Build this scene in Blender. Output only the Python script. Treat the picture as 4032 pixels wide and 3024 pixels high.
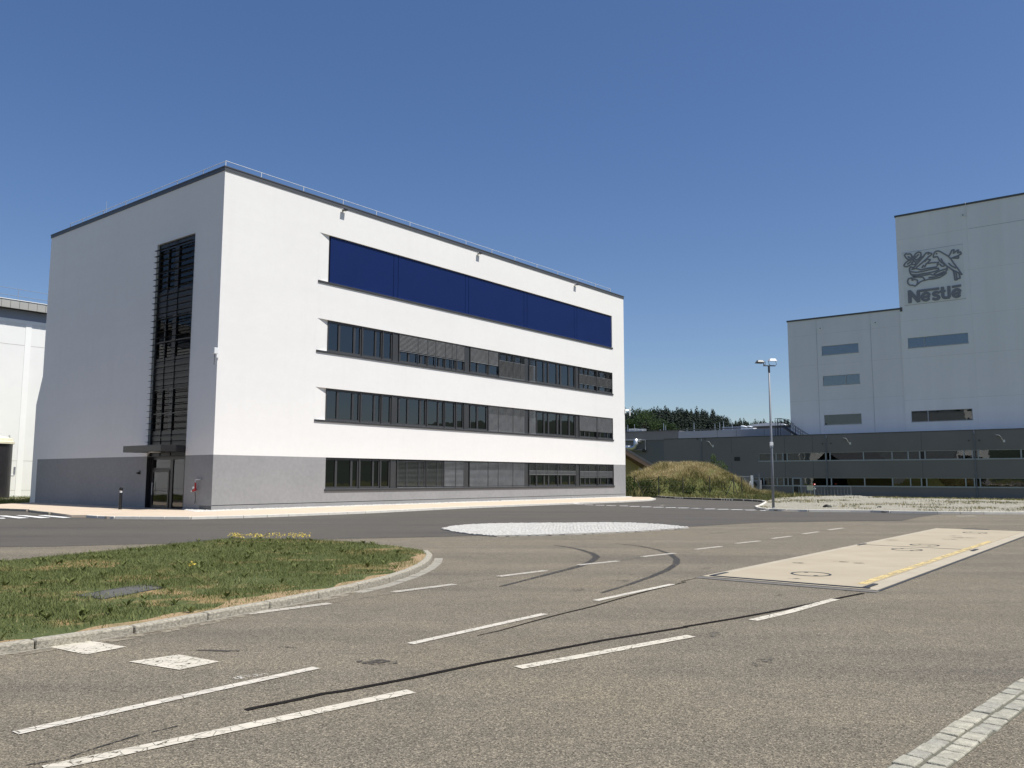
import bpy, bmesh, math, random
import numpy as np
from mathutils import Vector, Matrix
random.seed(7); rng = np.random.default_rng(7)
for o in list(bpy.data.objects): bpy.data.objects.remove(o)
scn = bpy.context.scene
R = math.radians

# ------------------------------------------------------------------ camera
FPX, PITCH, ROLL, CH = 3295.1, R(6.3538), R(.115), 1.65      # photograph is 4032 x 3024
fw = np.array([0, math.cos(PITCH), math.sin(PITCH)]); u0 = np.array([0, -math.sin(PITCH), math.cos(PITCH)]); r0 = np.array([1., 0, 0])
rt = r0*math.cos(ROLL)+u0*math.sin(ROLL); up = -r0*math.sin(ROLL)+u0*math.cos(ROLL)
CAM = np.array([0, 0, CH])
cd = bpy.data.cameras.new('camera'); cam = bpy.data.objects.new('camera', cd); scn.collection.objects.link(cam)
cd.sensor_fit = 'HORIZONTAL'; cd.sensor_width = 36; cd.lens = FPX/4032*36; cd.clip_start = .1; cd.clip_end = 5000
cam.matrix_world = Matrix(((rt[0], up[0], -fw[0], 0), (rt[1], up[1], -fw[1], 0), (rt[2], up[2], -fw[2], CH), (0, 0, 0, 1)))
scn.camera = cam
scn.render.resolution_x = 1024; scn.render.resolution_y = 768

# ------------------------------------------------------------------ light
YAW = R(38.402)
U = np.array([math.sin(YAW), math.cos(YAW), 0]); V = np.array([-math.cos(YAW), math.sin(YAW), 0])   # site axes
SUN_EL, SUN_OFF = R(63.5), R(11)
sh = -V*math.cos(SUN_OFF)+U*math.sin(SUN_OFF)
sun_dir = Vector((sh[0]*math.cos(SUN_EL), sh[1]*math.cos(SUN_EL), math.sin(SUN_EL)))
w = bpy.data.worlds.new('World'); scn.world = w; w.use_nodes = True
nt = w.node_tree; nt.nodes.clear()
sky = nt.nodes.new('ShaderNodeTexSky'); sky.sky_type = 'NISHITA'; sky.sun_disc = False
sky.sun_elevation = SUN_EL; sky.sun_rotation = math.atan2(sh[0], sh[1])
sky.altitude = 700; sky.air_density = 1.0; sky.dust_density = .9; sky.ozone_density = 3.0
hs = nt.nodes.new('ShaderNodeHueSaturation'); hs.inputs['Saturation'].default_value = 1.22; hs.inputs['Hue'].default_value = .511
ga = nt.nodes.new('ShaderNodeGamma'); ga.inputs[1].default_value = .84
bg = nt.nodes.new('ShaderNodeBackground'); bg.inputs[1].default_value = .112
wo = nt.nodes.new('ShaderNodeOutputWorld'); nt.links.new(sky.outputs[0], hs.inputs['Color']); nt.links.new(hs.outputs[0], ga.inputs[0]); nt.links.new(ga.outputs[0], bg.inputs[0]); nt.links.new(bg.outputs[0], wo.inputs[0])
sl = bpy.data.lights.new('sun', 'SUN'); sl.energy = 5.0; sl.angle = R(.53); sl.color = (1, .965, .91)
so = bpy.data.objects.new('sun', sl); scn.collection.objects.link(so); so.rotation_euler = (-sun_dir).to_track_quat('-Z', 'Y').to_euler()
vs = scn.view_settings; vs.view_transform = 'Standard'; vs.look = 'None'; vs.gamma = 1; vs.exposure = .32; vs.use_curve_mapping = False
scn.render.engine = 'CYCLES'; scn.cycles.max_bounces = 6; scn.cycles.transparent_max_bounces = 12

# ------------------------------------------------------------------ pixel -> place
def ray(x, y): return fw+rt*(x-2016)/FPX-up*(y-1512)/FPX
def G(x, y, z=0.):
    d = ray(x, y); return CAM+d*((z-CH)/d[2])
def onplane(x, y, P, n):
    d = ray(x, y); return CAM+d*(((P-CAM)@n)/(d@n))
def zm(x0, y0, s): return lambda x, y: (x0+x*s, y0+y*s)       # picture enlargement -> photograph
N0 = np.array([-13.5985, 38.2516, 0])                          # near corner of the office block
D0 = np.array([63.8536, 104.7098, 0])                          # a point on the dark factory front
ANG = math.atan2(U[1], U[0])
def FF(x, y, d=0.):
    p = onplane(x, y, N0+V*d, V); return float((p-N0)@U), float(p[2])
def FL(x, y, d=0.):
    p = onplane(x, y, N0+U*d, U); return float((p-N0)@V), float(p[2])
def DB(x, y, d=0.):
    p = onplane(x, y, D0+U*d, U); return float((p-D0)@V), float(p[2])

# ------------------------------------------------------------------ materials
def srgb(r, g, b):
    f = lambda c: (c/255/12.92) if c/255 <= .04045 else ((c/255+.055)/1.055)**2.4
    return (f(r), f(g), f(b), 1)
class NT:
    def __init__(s, name):
        s.m = bpy.data.materials.new(name); s.m.use_nodes = True; s.t = s.m.node_tree; s.t.nodes.clear()
        s.out = s.n('ShaderNodeOutputMaterial'); s.geo = s.n('ShaderNodeNewGeometry'); s.pos = s.geo.outputs['Position']
    def n(s, t, **k):
        x = s.t.nodes.new(t)
        for a, v in k.items(): setattr(x, a, v)
        return x
    def l(s, a, b): s.t.links.new(a, b)
    def mapping(s, scale=(1, 1, 1), rot=(0, 0, 0), src=None):
        m = s.n('ShaderNodeMapping'); m.inputs['Scale'].default_value = scale; m.inputs['Rotation'].default_value = rot
        s.l(src or s.pos, m.inputs['Vector']); return m.outputs[0]
    def noise(s, scale, detail=4, rough=.55, vec=None):
        x = s.n('ShaderNodeTexNoise'); x.inputs['Scale'].default_value = scale; x.inputs['Detail'].default_value = detail; x.inputs['Roughness'].default_value = rough
        s.l(vec or s.pos, x.inputs['Vector']); return x.outputs['Fac']
    def voro(s, scale, out='Color', vec=None, feature='F1'):
        x = s.n('ShaderNodeTexVoronoi', feature=feature); x.inputs['Scale'].default_value = scale; s.l(vec or s.pos, x.inputs['Vector']); return x.outputs[out]
    def ramp(s, src, stops, interp='LINEAR'):
        x = s.n('ShaderNodeValToRGB'); x.color_ramp.interpolation = interp
        e = x.color_ramp.elements
        while len(e) < len(stops): e.new(.5)
        for i, (p, c) in enumerate(stops):
            e[i].position = p; e[i].color = c if not isinstance(c, (int, float)) else (c, c, c, 1)
        s.l(src, x.inputs[0]); return x.outputs[0]
    def mix(s, fac, a, b, mode='MIX'):
        x = s.n('ShaderNodeMix', data_type='RGBA', blend_type=mode)
        for sock, v in ((x.inputs[0], fac), (x.inputs[6], a), (x.inputs[7], b)):
            if isinstance(v, (int, float)): sock.default_value = v
            elif isinstance(v, tuple): sock.default_value = v
            else: s.l(v, sock)
        return x.outputs[2]
    def math(s, op, a, b=0.):
        x = s.n('ShaderNodeMath', operation=op)
        for i, v in enumerate((a, b)):
            if isinstance(v, (int, float)): x.inputs[i].default_value = v
            else: s.l(v, x.inputs[i])
        return x.outputs[0]
    def bsdf(s, col, rough=.8, metal=0., spec=.5, bump=None, bs=.3, bd=.01):
        p = s.n('ShaderNodeBsdfPrincipled'); s.p = p
        for sock, v in ((p.inputs['Base Color'], col), (p.inputs['Roughness'], rough), (p.inputs['Metallic'], metal), (p.inputs['Specular IOR Level'], spec)):
            if isinstance(v, (int, float, tuple)): sock.default_value = v
            else: s.l(v, sock)
        if bump is not None:
            b = s.n('ShaderNodeBump'); b.inputs['Strength'].default_value = bs; b.inputs['Distance'].default_value = bd
            s.l(bump, b.inputs['Height']); s.l(b.outputs[0], p.inputs['Normal'])
        s.l(p.outputs[0], s.out.inputs[0]); return p
def c4(r, g, b): return (r, g, b, 1.)
def scl(c, k): return (c[0]*k, c[1]*k, c[2]*k, 1.)
M = {}
def plain(name, col, rough=.6, metal=0., var=.12, sc=1.5, spec=.5, bump=0., bsc=60):
    t = NT(name); n = t.noise(sc, 5)
    c = t.ramp(n, [(.25, scl(col, 1-var)), (.75, scl(col, 1+var))])
    t.bsdf(c, rough, metal, spec, t.noise(bsc, 3) if bump else None, bump, .01)
    M[name] = t.m; return t.m
def asphalt(name, base, dark, light, grain, patch, lanes=1.):
    t = NT(name)
    mp = t.mapping((.07, .62, 1), (0, 0, -ANG))                              # traffic runs along the site axis
    big = t.noise(1.0, 5, .6, mp); blot = t.noise(.22, 5, .6); mid = t.noise(1.9, 6, .68)
    col = t.mix(t.ramp(big, [(.36, 0.), (.62, 1.)]), c4(base[0]*(1-patch*.66), base[1]*(1-patch*.66), base[2]*(1-patch*.62)), c4(base[0]*(1+patch*.5), base[1]*(1+patch*.42), base[2]*(1+patch*.25)))
    col = t.mix(t.ramp(blot, [(.42, 0.), (.66, .7)]), col, c4(base[0]*1.12, base[1]*1.08, base[2]*.98))
    col = t.mix(t.ramp(mid, [(.42, 0.), (.75, .55)]), col, scl(base, 1-patch*.8))
    v1 = t.voro(108); sep = t.n('ShaderNodeSeparateColor'); t.l(v1, sep.inputs[0])
    g = t.ramp(sep.outputs[0], [(0., dark), (.22, dark), (.3, .47), (.8, .5), (.9, light), (1., min(light+.05, 1.))])
    v2 = t.voro(260); sep2 = t.n('ShaderNodeSeparateColor'); t.l(v2, sep2.inputs[0])
    g2 = t.ramp(sep2.outputs[1], [(0., .28), (.5, .5), (1., .74)])
    col = t.mix(grain, col, g, 'OVERLAY'); col = t.mix(grain*.8, col, g2, 'OVERLAY')
    mott = t.noise(24, 4, .7)
    col = t.mix(.6*grain, col, t.ramp(mott, [(.3, .34), (.7, .66)]), 'OVERLAY')
    hgt = t.math('ADD', t.voro(108, 'Distance'), t.noise(200, 2))
    t.bsdf(col, .88, 0, .25, hgt, .6, .006); M[name] = t.m
asphalt('asphalt_old', c4(.166, .147, .113), .17, .95, .76, .34)
asphalt('asphalt_new', c4(.084, .078, .069), .38, .66, .3, .25)
t = NT('render_white'); n = t.noise(.22, 6, .62); f = t.noise(3., 6, .65); bd_ = t.noise(1., 4, .6, t.mapping((.12, .12, 1.3))); rn = t.noise(1., 5, .6, t.mapping((1.6, 1.6, .07)))
c = t.ramp(n, [(.3, c4(.735, .722, .69)), (.7, c4(.775, .765, .735))]); c = t.mix(.3, c, t.ramp(f, [(.3, c4(.70, .69, .66)), (.7, c4(.78, .77, .745))])); c = t.mix(t.ramp(bd_, [(.45, 0.), (.75, .5)]), c, c4(.72, .71, .685)); c = t.mix(t.ramp(rn, [(.55, 0.), (.85, .35)]), c, c4(.67, .655, .62))
t.bsdf(c, .9, 0, .2, t.math('ADD', t.noise(220, 2), t.math('MULTIPLY', t.noise(1.2, 3), 3.)), .2, .003); M['render_white'] = t.m
t = NT('render_grey'); n = t.noise(.5, 6, .65); f = t.noise(6., 5)
c = t.ramp(n, [(.3, c4(.25, .252, .252)), (.7, c4(.30, .30, .30))]); c = t.mix(.35, c, t.ramp(f, [(.35, c4(.235, .235, .235)), (.7, c4(.315, .315, .315))]))
t.bsdf(c, .9, 0, .2, t.noise(200, 2), .15, .002); M['render_grey'] = t.m
plain('frame_dark', c4(.040, .041, .042), .45, 0, .1)
plain('frame_black', c4(.014, .014, .015), .4, 0, .1)
plain('coping', c4(.075, .078, .082), .45, .0, .1)
plain('groove', c4(.03, .03, .03), .9)
plain('interior', c4(.20, .20, .19), .9, 0, .2, .6)
plain('interior_light', c4(.42, .41, .38), .9, 0, .3, 1.2)
plain('galv', c4(.55, .57, .59), .38, .75, .12, 5)
plain('steel_pole', c4(.17, .185, .205), .5, .1, .15, 2)
plain('rail_grey', c4(.62, .65, .68), .4, .1, .06, 3)
plain('stone_pale', c4(.29, .275, .225), .9, 0, .25, 7)
plain('gutter_pale', c4(.40, .385, .345), .9, 0, .2, 4)
plain('kerb_dark', c4(.085, .082, .075), .85, 0, .2, 9)
plain('hatch_grey', c4(.125, .115, .10), .85, 0, .25, 7)
plain('lamp_white', c4(.72, .73, .72), .35, 0, .04)
plain('lamp_grey', c4(.13, .135, .135), .45, .2, .06)
plain('black_plastic', c4(.012, .012, .013), .4)
plain('red_paint', c4(.36, .018, .015), .35, 0, .1, 20)
plain('yellow_wall', c4(.30, .25, .10), .85, 0, .12, 1.2, bump=.2)
plain('brown_wood', c4(.11, .075, .055), .7, 0, .25, 6)
plain('roof_dark', c4(.07, .072, .076), .6, 0, .12)
plain('hall_white', c4(.80, .80, .77), .6, 0, .03, .5)
plain('hall_trim', c4(.88, .88, .85), .5, 0, .02)
plain('hall_fascia', c4(.42, .41, .37), .4, .1, .06, .8)
plain('silo_black', c4(.02, .018, .02), .45, 0, .3, 3)
plain('silo_cap', c4(.75, .70, .52), .5, 0, .06, 3)
plain('kerb_granite', c4(.31, .285, .225), .9, 0, .5, 32, bump=1., bsc=38)
plain('kerb_white', c4(.62, .59, .52), .8, 0, .10, 6, bump=.3)
plain('kerb_worn', c4(.27, .245, .19), .9, 0, .55, 38, bump=1., bsc=34)
plain('gutter_stone', c4(.27, .25, .205), .85, 0, .22, 9, bump=.4)
plain('sett_a', c4(.31, .295, .235), .9, 0, .3, 17, bump=.9, bsc=60)
plain('sett_b', c4(.28, .27, .22), .9, 0, .3, 17, bump=.9, bsc=60)
plain('sett_c', c4(.35, .33, .26), .9, 0, .3, 17, bump=.9, bsc=60)
plain('sett_white', c4(.50, .485, .445), .85, 0, .2, 9, bump=.3)
plain('joint_sand', c4(.12, .115, .085), .95, 0, .35, 25, bump=.5)
plain('tar', c4(.016, .014, .013), .95, 0, .35, 5, spec=.05, bump=.4, bsc=40)
plain('steel_dark', c4(.055, .055, .055), .5, .4, .3, 8)
plain('frame_concrete', c4(.37, .325, .245), .85, 0, .12, 3)
plain('sign_grey', c4(.20, .21, .235), .6, 0, .08, 2)
plain('sign_plate', c4(.72, .735, .73), .8, 0, .05, .6)
plain('factory_dark', c4(.185, .174, .168), .6, .1, .08, .25)
plain('factory_dark2', c4(.15, .15, .152), .6, .1, .08, .25)
plain('factory_band', c4(.28, .30, .34), .55, .2, .06, .3)
plain('factory_sill', c4(.36, .385, .40), .5, .3, .06)
plain('roof_brown', c4(.16, .135, .10), .8, 0, .15, .5)
plain('dome_white', c4(.85, .87, .88), .3)
plain('flower_yellow', c4(.60, .47, .07), .7, 0, .2, 30)
plain('paint_yellow', c4(.62, .44, .10), .8, 0, .25, 6)
plain('stone_dark', c4(.05, .05, .04), .9)
t = NT('tower_white'); n = t.noise(.12, 6, .65); st = t.noise(.6, 5, .6, t.mapping((1, 1, .08)))
c = t.ramp(n, [(.3, c4(.70, .70, .715)), (.7, c4(.75, .75, .765))]); c = t.mix(t.ramp(st, [(.45, 0.), (.8, .45)]), c, c4(.63, .63, .645))
t.bsdf(c, .8, 0, .2); M['tower_white'] = t.m
t = NT('tower_white_b'); n = t.noise(.10, 6, .65); st = t.noise(.5, 5, .6, t.mapping((1, 1, .06)))
c = t.ramp(n, [(.3, c4(.75, .75, .76)), (.7, c4(.80, .80, .80))]); c = t.mix(t.ramp(st, [(.42, 0.), (.8, .5)]), c, c4(.66, .66, .66))
t.bsdf(c, .8, 0, .2); M['tower_white_b'] = t.m
t = NT('blue_panel'); c = t.ramp(t.noise(.7, 3), [(.3, c4(.0038, .0145, .080)), (.7, c4(.0043, .0165, .090))]); t.bsdf(c, .42, 0, .25); M['blue_panel'] = t.m
t = NT('slat'); c = t.ramp(t.noise(2.5, 3), [(.3, c4(.155, .16, .16)), (.7, c4(.20, .205, .205))]); t.bsdf(c, .5, .25, .4); M['slat'] = t.m
def glass(name, tint, ior, gl=.9):
    t = NT(name); tr = t.n('ShaderNodeBsdfTransparent'); tr.inputs[0].default_value = tint
    g = t.n('ShaderNodeBsdfGlossy'); g.inputs[0].default_value = (gl, gl, gl, 1); g.inputs[1].default_value = .0
    wob = t.noise(.9, 2); b = t.n('ShaderNodeBump'); b.inputs['Strength'].default_value = .05; b.inputs['Distance'].default_value = .05; t.l(wob, b.inputs['Height']); t.l(b.outputs[0], g.inputs['Normal'])
    fr = t.n('ShaderNodeFresnel'); fr.inputs[0].default_value = ior
    mx = t.n('ShaderNodeMixShader'); t.l(fr.outputs[0], mx.inputs[0]); t.l(tr.outputs[0], mx.inputs[1]); t.l(g.outputs[0], mx.inputs[2]); t.l(mx.outputs[0], t.out.inputs[0]); M[name] = t.m
glass('glass', c4(.34, .37, .37), 2.0); glass('glass_dark', c4(.16, .17, .17), 1.55); glass('glass_black', c4(.14, .15, .15), 1.32); glass('glass_sky', c4(.45, .5, .5), 2.7); glass('glass_clear', c4(.6, .62, .6), 1.7)
def paint(name, col, wear, sc=26):
    t = NT(name); n = t.noise(sc, 6, .7); k = t.ramp(n, [(wear-.05, 0.), (wear+.03, 1.)])
    cr = t.voro(9, 'Distance', feature='DISTANCE_TO_EDGE'); ck = t.ramp(cr, [(.0, 0.), (.032, 1.)]); lump = t.ramp(t.noise(1.1, 3), [(.40, 1.), (.50, 0.)])
    ck = t.math('MAXIMUM', ck, lump)
    k = t.math('MULTIPLY', k, ck)
    d = t.ramp(t.noise(5, 4), [(.3, scl(col, .86)), (.7, scl(col, 1.06))])
    p = t.n('ShaderNodeBsdfPrincipled'); t.l(d, p.inputs['Base Color']); p.inputs['Roughness'].default_value = .75
    tr = t.n('ShaderNodeBsdfTransparent'); mx = t.n('ShaderNodeMixShader'); t.l(k, mx.inputs[0]); t.l(tr.outputs[0], mx.inputs[1]); t.l(p.outputs[0], mx.inputs[2]); t.l(mx.outputs[0], t.out.inputs[0]); M[name] = t.m
paint('paint_white', c4(.52, .485, .41), .35); paint('paint_fresh', c4(.74, .74, .72), .22); paint('paint_worn', c4(.53, .49, .40), .40, 16)
paint('yellow_line', c4(.58, .45, .20), .46, 8); paint('skid', c4(.045, .041, .036), .47, 16); paint('stain', c4(.06, .052, .042), .50, 7)
paint('crack', c4(.03, .026, .022), .45, 14); paint('stain_faint', c4(.105, .094, .075), .56, 14); paint('grit', c4(.24, .21, .155), .5, 7); paint('paint_faded', c4(.6, .57, .5), .56, 40)
t = NT('concrete_slab'); n = t.noise(.8, 6, .65); st = t.noise(1.2, 5, .6, t.mapping((.35, 2.2, 1), (0, 0, -ANG)))
c = t.ramp(n, [(.3, c4(.335, .288, .205)), (.7, c4(.385, .335, .245))]); c = t.mix(t.ramp(st, [(.5, 0.), (.8, .35)]), c, c4(.27, .235, .175))
t.bsdf(c, .85, 0, .3, t.noise(70, 3), .2, .004); M['concrete_slab'] = t.m
t = NT('pavement_cream'); n = t.noise(.9, 6, .65)
c = t.ramp(n, [(.3, c4(.47, .385, .29)), (.7, c4(.55, .455, .35))]); t.bsdf(c, .85, 0, .3, t.noise(60, 3), .2, .004); M['pavement_cream'] = t.m
t = NT('gravel'); v = t.voro(16); sep = t.n('ShaderNodeSeparateColor'); t.l(v, sep.inputs[0]); n = t.noise(.5, 6, .65)
c = t.ramp(sep.outputs[0], [(0., c4(.20, .19, .15)), (.5, c4(.29, .27, .22)), (1., c4(.40, .38, .315))]); c = t.mix(t.ramp(n, [(.45, 0.), (.75, .55)]), c, c4(.22, .205, .14))
t.bsdf(c, .95, 0, .2, t.voro(16, 'Distance'), 1., .04); M['gravel'] = t.m
t = NT('soil'); n = t.noise(.55, 5, .6); f = t.noise(14, 5, .7); g = t.noise(3.0, 4)
dry = t.ramp(f, [(.3, c4(.23, .15, .07)), (.7, c4(.38, .26, .13))]); grn = t.ramp(f, [(.3, c4(.045, .062, .02)), (.7, c4(.10, .115, .04))])
c = t.mix(t.ramp(t.math('ADD', t.math('MULTIPLY', n, .7), t.math('MULTIPLY', g, .3)), [(.52, 0.), (.62, 1.)]), grn, dry)
t.bsdf(c, .95, 0, .2, f, .6, .03); M['soil'] = t.m
t = NT('dry_soil'); f = t.noise(16, 5, .7); n = t.noise(3, 4); c = t.ramp(f, [(.3, c4(.24, .165, .09)), (.7, c4(.38, .275, .16))]); c = t.mix(t.ramp(n, [(.5, 0.), (.7, .6)]), c, c4(.12, .12, .045)); t.bsdf(c, .95, 0, .2, f, .6, .03); M['dry_soil'] = t.m
t = NT('field'); n = t.noise(.05, 5, .6); f = t.noise(2.5, 5, .7)
c = t.ramp(f, [(.3, c4(.06, .08, .02)), (.7, c4(.13, .13, .045))]); c = t.mix(t.ramp(n, [(.4, 0.), (.7, .6)]), c, c4(.19, .16, .07))
t.bsdf(c, .95, 0, .2, f, .5, .05); M['field'] = t.m
plain('hill_ground', c4(.030, .045, .022), .95, 0, .35, .03)
def leafy(name, stops, rough=.7, trans=.25):
    t = NT(name); a = t.n('ShaderNodeAttribute'); a.attribute_name = 'tint'
    c = t.ramp(a.outputs['Fac'], stops); p = t.bsdf(c, rough, 0, .25)
    if trans:
        tl = t.n('ShaderNodeBsdfTranslucent'); t.l(c, tl.inputs[0]); mx = t.n('ShaderNodeMixShader'); mx.inputs[0].default_value = trans
        t.l(p.outputs[0], mx.inputs[1]); t.l(tl.outputs[0], mx.inputs[2]); t.l(mx.outputs[0], t.out.inputs[0])
    M[name] = t.m
leafy('grass', [(0., c4(.075, .092, .026)), (.45, c4(.145, .168, .052)), (.75, c4(.23, .235, .095)), (.9, c4(.32, .27, .14)), (1., c4(.42, .33, .19))])
leafy('wild_grass', [(0., c4(.035, .05, .016)), (.3, c4(.10, .115, .035)), (.6, c4(.30, .25, .105)), (.85, c4(.47, .38, .19)), (1., c4(.56, .47, .27))])
leafy('conifer', [(0., c4(.004, .010, .006)), (.6, c4(.009, .018, .010)), (1., c4(.018, .030, .014))], .8, .05)
leafy('broadleaf', [(0., c4(.022, .040, .014)), (.6, c4(.045, .075, .025)), (1., c4(.075, .11, .04))], .8, .2)
leafy('shrub', [(0., c4(.03, .05, .012)), (.6, c4(.06, .10, .02)), (1., c4(.12, .16, .045))], .7, .25)
plain('tower_seam', c4(.55, .55, .56), .9, 0, .1, .4)
plain('bark', c4(.05, .04, .03), .9)

# ------------------------------------------------------------------ mesh helpers
class MB:
    def __init__(s): s.v = []; s.f = []
    def quad(s, *p):
        i = len(s.v); s.v += [tuple(map(float, q)) for q in p]; s.f.append(tuple(range(i, i+len(p)))); return s
    def box(s, x0, x1, y0, y1, z0, z1):
        i = len(s.v)
        s.v += [(x0, y0, z0), (x1, y0, z0), (x1, y1, z0), (x0, y1, z0), (x0, y0, z1), (x1, y0, z1), (x1, y1, z1), (x0, y1, z1)]
        for f in ((0, 3, 2, 1), (4, 5, 6, 7), (0, 1, 5, 4), (1, 2, 6, 5), (2, 3, 7, 6), (3, 0, 4, 7)): s.f.append(tuple(i+k for k in f))
        return s
    def prism(s, poly, z0, z1):
        a = sum(poly[i][0]*poly[(i+1) % len(poly)][1]-poly[(i+1) % len(poly)][0]*poly[i][1] for i in range(len(poly)))
        if a < 0: poly = poly[::-1]
        n = len(poly); i = len(s.v); g = lambda z, p: z(p) if callable(z) else z
        s.v += [(float(p[0]), float(p[1]), g(z0, p)) for p in poly]+[(float(p[0]), float(p[1]), g(z1, p)) for p in poly]
        s.f.append(tuple(range(i+n-1, i-1, -1))); s.f.append(tuple(range(i+n, i+2*n)))
        for k in range(n): s.f.append((i+k, i+(k+1) % n, i+n+(k+1) % n, i+n+k))
        return s
    def sheet(s, poly, z):
        a = sum(poly[i][0]*poly[(i+1) % len(poly)][1]-poly[(i+1) % len(poly)][0]*poly[i][1] for i in range(len(poly)))
        if a < 0: poly = poly[::-1]
        return s.quad(*[(p[0], p[1], z) for p in poly])
    def tube(s, pts, r, n=8, caps=True):
        pts = [Vector(tuple(map(float, p))) for p in pts]; i0 = len(s.v); rr = r if isinstance(r, (list, tuple)) else [r]*len(pts)
        for k, p in enumerate(pts):
            d = (pts[min(k+1, len(pts)-1)]-pts[max(k-1, 0)]).normalized()
            a = d.orthogonal().normalized() if abs(d.z) > .95 else Vector((0, 0, 1)).cross(d).normalized(); b = d.cross(a)
            for j in range(n):
                t = 2*math.pi*j/n; q = p+(a*math.cos(t)+b*math.sin(t))*rr[k]; s.v.append(tuple(q))
        for k in range(len(pts)-1):
            for j in range(n):
                a0 = i0+k*n+j; a1 = i0+k*n+(j+1) % n; s.f.append((a0, a1, a1+n, a0+n))
        if caps:
            s.f.append(tuple(range(i0+n-1, i0-1, -1))); m = i0+(len(pts)-1)*n; s.f.append(tuple(range(m, m+n)))
        return s
    def lathe(s, prof, n=32, cx=0., cy=0.):
        i0 = len(s.v)
        for r, z in prof:
            for j in range(n): t = 2*math.pi*j/n; s.v.append((cx+r*math.cos(t), cy+r*math.sin(t), z))
        for k in range(len(prof)-1):
            for j in range(n): a = i0+k*n+j; b = i0+k*n+(j+1) % n; s.f.append((a, b, b+n, a+n))
        s.f.append(tuple(range(i0+n-1, i0-1, -1))); m = i0+(len(prof)-1)*n; s.f.append(tuple(range(m, m+n)))
        return s
    def obox(s, p, q, wd, z0, z1, ext=0.):
        p = np.array(p[:2], float); q = np.array(q[:2], float); d = q-p; L = np.hypot(*d); d = d/L; n = np.array([-d[1], d[0]])
        p = p-d*ext; q = q+d*ext
        return s.prism([p-n*wd/2, q-n*wd/2, q+n*wd/2, p+n*wd/2], z0, z1)
COL = scn.collection
def props(o, label=None, cat=None, group=None, kind=None):
    if label: o['label'] = label
    if cat: o['category'] = cat
    if group: o['group'] = group
    if kind: o['kind'] = kind
    return o
def obj(name, mb, mat, parent=None, label=None, cat=None, group=None, kind=None, bevel=0., smooth=False):
    me = bpy.data.meshes.new(name); me.from_pydata(mb.v, [], mb.f); me.update()
    me.materials.append(M[mat] if isinstance(mat, str) else mat)
    o = bpy.data.objects.new(name, me); COL.objects.link(o)
    if smooth: me.polygons.foreach_set('use_smooth', [True]*len(me.polygons))
    if bevel:
        b = o.modifiers.new('bevel', 'BEVEL'); b.width = bevel; b.segments = 2; b.limit_method = 'ANGLE'; b.angle_limit = R(40)
    if parent is not None: o.parent = parent
    return props(o, label, cat, group, kind)
def thing(name, loc, label, cat, rot=0., group=None):
    o = bpy.data.objects.new(name, None); COL.objects.link(o); o.location = tuple(map(float, loc)); o.rotation_euler = (0, 0, rot); o.empty_display_size = .2
    return props(o, label, cat, group)
def copy_tree(o, parent=None):
    c = o.copy(); COL.objects.link(c); c.parent = parent
    for ch in list(o.children): copy_tree(ch, c)
    return c
def npmesh(name, verts, faces, mat, tint=None, parent=None, **k):
    me = bpy.data.meshes.new(name); nv = len(verts); nf = len(faces); q = faces.shape[1]
    me.vertices.add(nv); me.vertices.foreach_set('co', verts.astype(np.float32).ravel())
    me.loops.add(nf*q); me.loops.foreach_set('vertex_index', faces.astype(np.int32).ravel())
    me.polygons.add(nf); me.polygons.foreach_set('loop_start', np.arange(0, nf*q, q, dtype=np.int32)); me.polygons.foreach_set('loop_total', np.full(nf, q, dtype=np.int32))
    me.update(calc_edges=True)
    if tint is not None:
        a = me.attributes.new('tint', 'FLOAT', 'POINT'); a.data.foreach_set('value', tint.astype(np.float32))
    me.materials.append(M[mat]); o = bpy.data.objects.new(name, me); COL.objects.link(o)
    if parent is not None: o.parent = parent
    return props(o, **k)
def inside(pts, poly):
    x, y = pts[:, 0], pts[:, 1]; r = np.zeros(len(pts), bool); n = len(poly)
    for i in range(n):
        x1, y1 = poly[i][:2]; x2, y2 = poly[(i+1) % n][:2]
        if y1 == y2: continue
        c = ((y1 > y) != (y2 > y)) & (x < (x2-x1)*(y-y1)/(y2-y1)+x1); r ^= c
    return r
def blades(P, hgt, wid, lean, tint):
    """two-segment grass blades at points P (n,3)"""
    n = len(P); a = rng.uniform(0, 2*math.pi, n); d = np.stack([np.cos(a), np.sin(a), np.zeros(n)], 1)
    b = rng.uniform(0, 2*math.pi, n); s = np.stack([np.cos(b), np.sin(b), np.zeros(n)], 1)*wid[:, None]
    upv = np.array([0, 0, 1.]); h = hgt[:, None]; ln = (lean*hgt)[:, None]
    p0 = P-s/2; p1 = P+s/2; m = P+upv*h*.6+d*ln*.35; tpt = P+upv*h+d*ln
    vv = np.stack([p0, p1, m+s*.38, m-s*.38, tpt], 1).reshape(-1, 3); i = np.arange(n)[:, None]*5
    f = np.concatenate([i+np.array([[0, 1, 2]]), i+np.array([[0, 2, 3]]), i+np.array([[3, 2, 4]])], 0)
    return vv, f, np.repeat(tint, 5)
def vnoise(P, sc, seed=0):
    """cheap smooth value noise on xy"""
    r = np.random.default_rng(seed); T = r.random((64, 64)); x = P[:, 0]*sc; y = P[:, 1]*sc
    xi = np.floor(x).astype(int); yi = np.floor(y).astype(int); fx = x-xi; fy = y-yi; fx = fx*fx*(3-2*fx); fy = fy*fy*(3-2*fy)
    g = lambda a, b: T[a % 64, b % 64]
    return (g(xi, yi)*(1-fx)+g(xi+1, yi)*fx)*(1-fy)+(g(xi, yi+1)*(1-fx)+g(xi+1, yi+1)*fx)*fy

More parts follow.
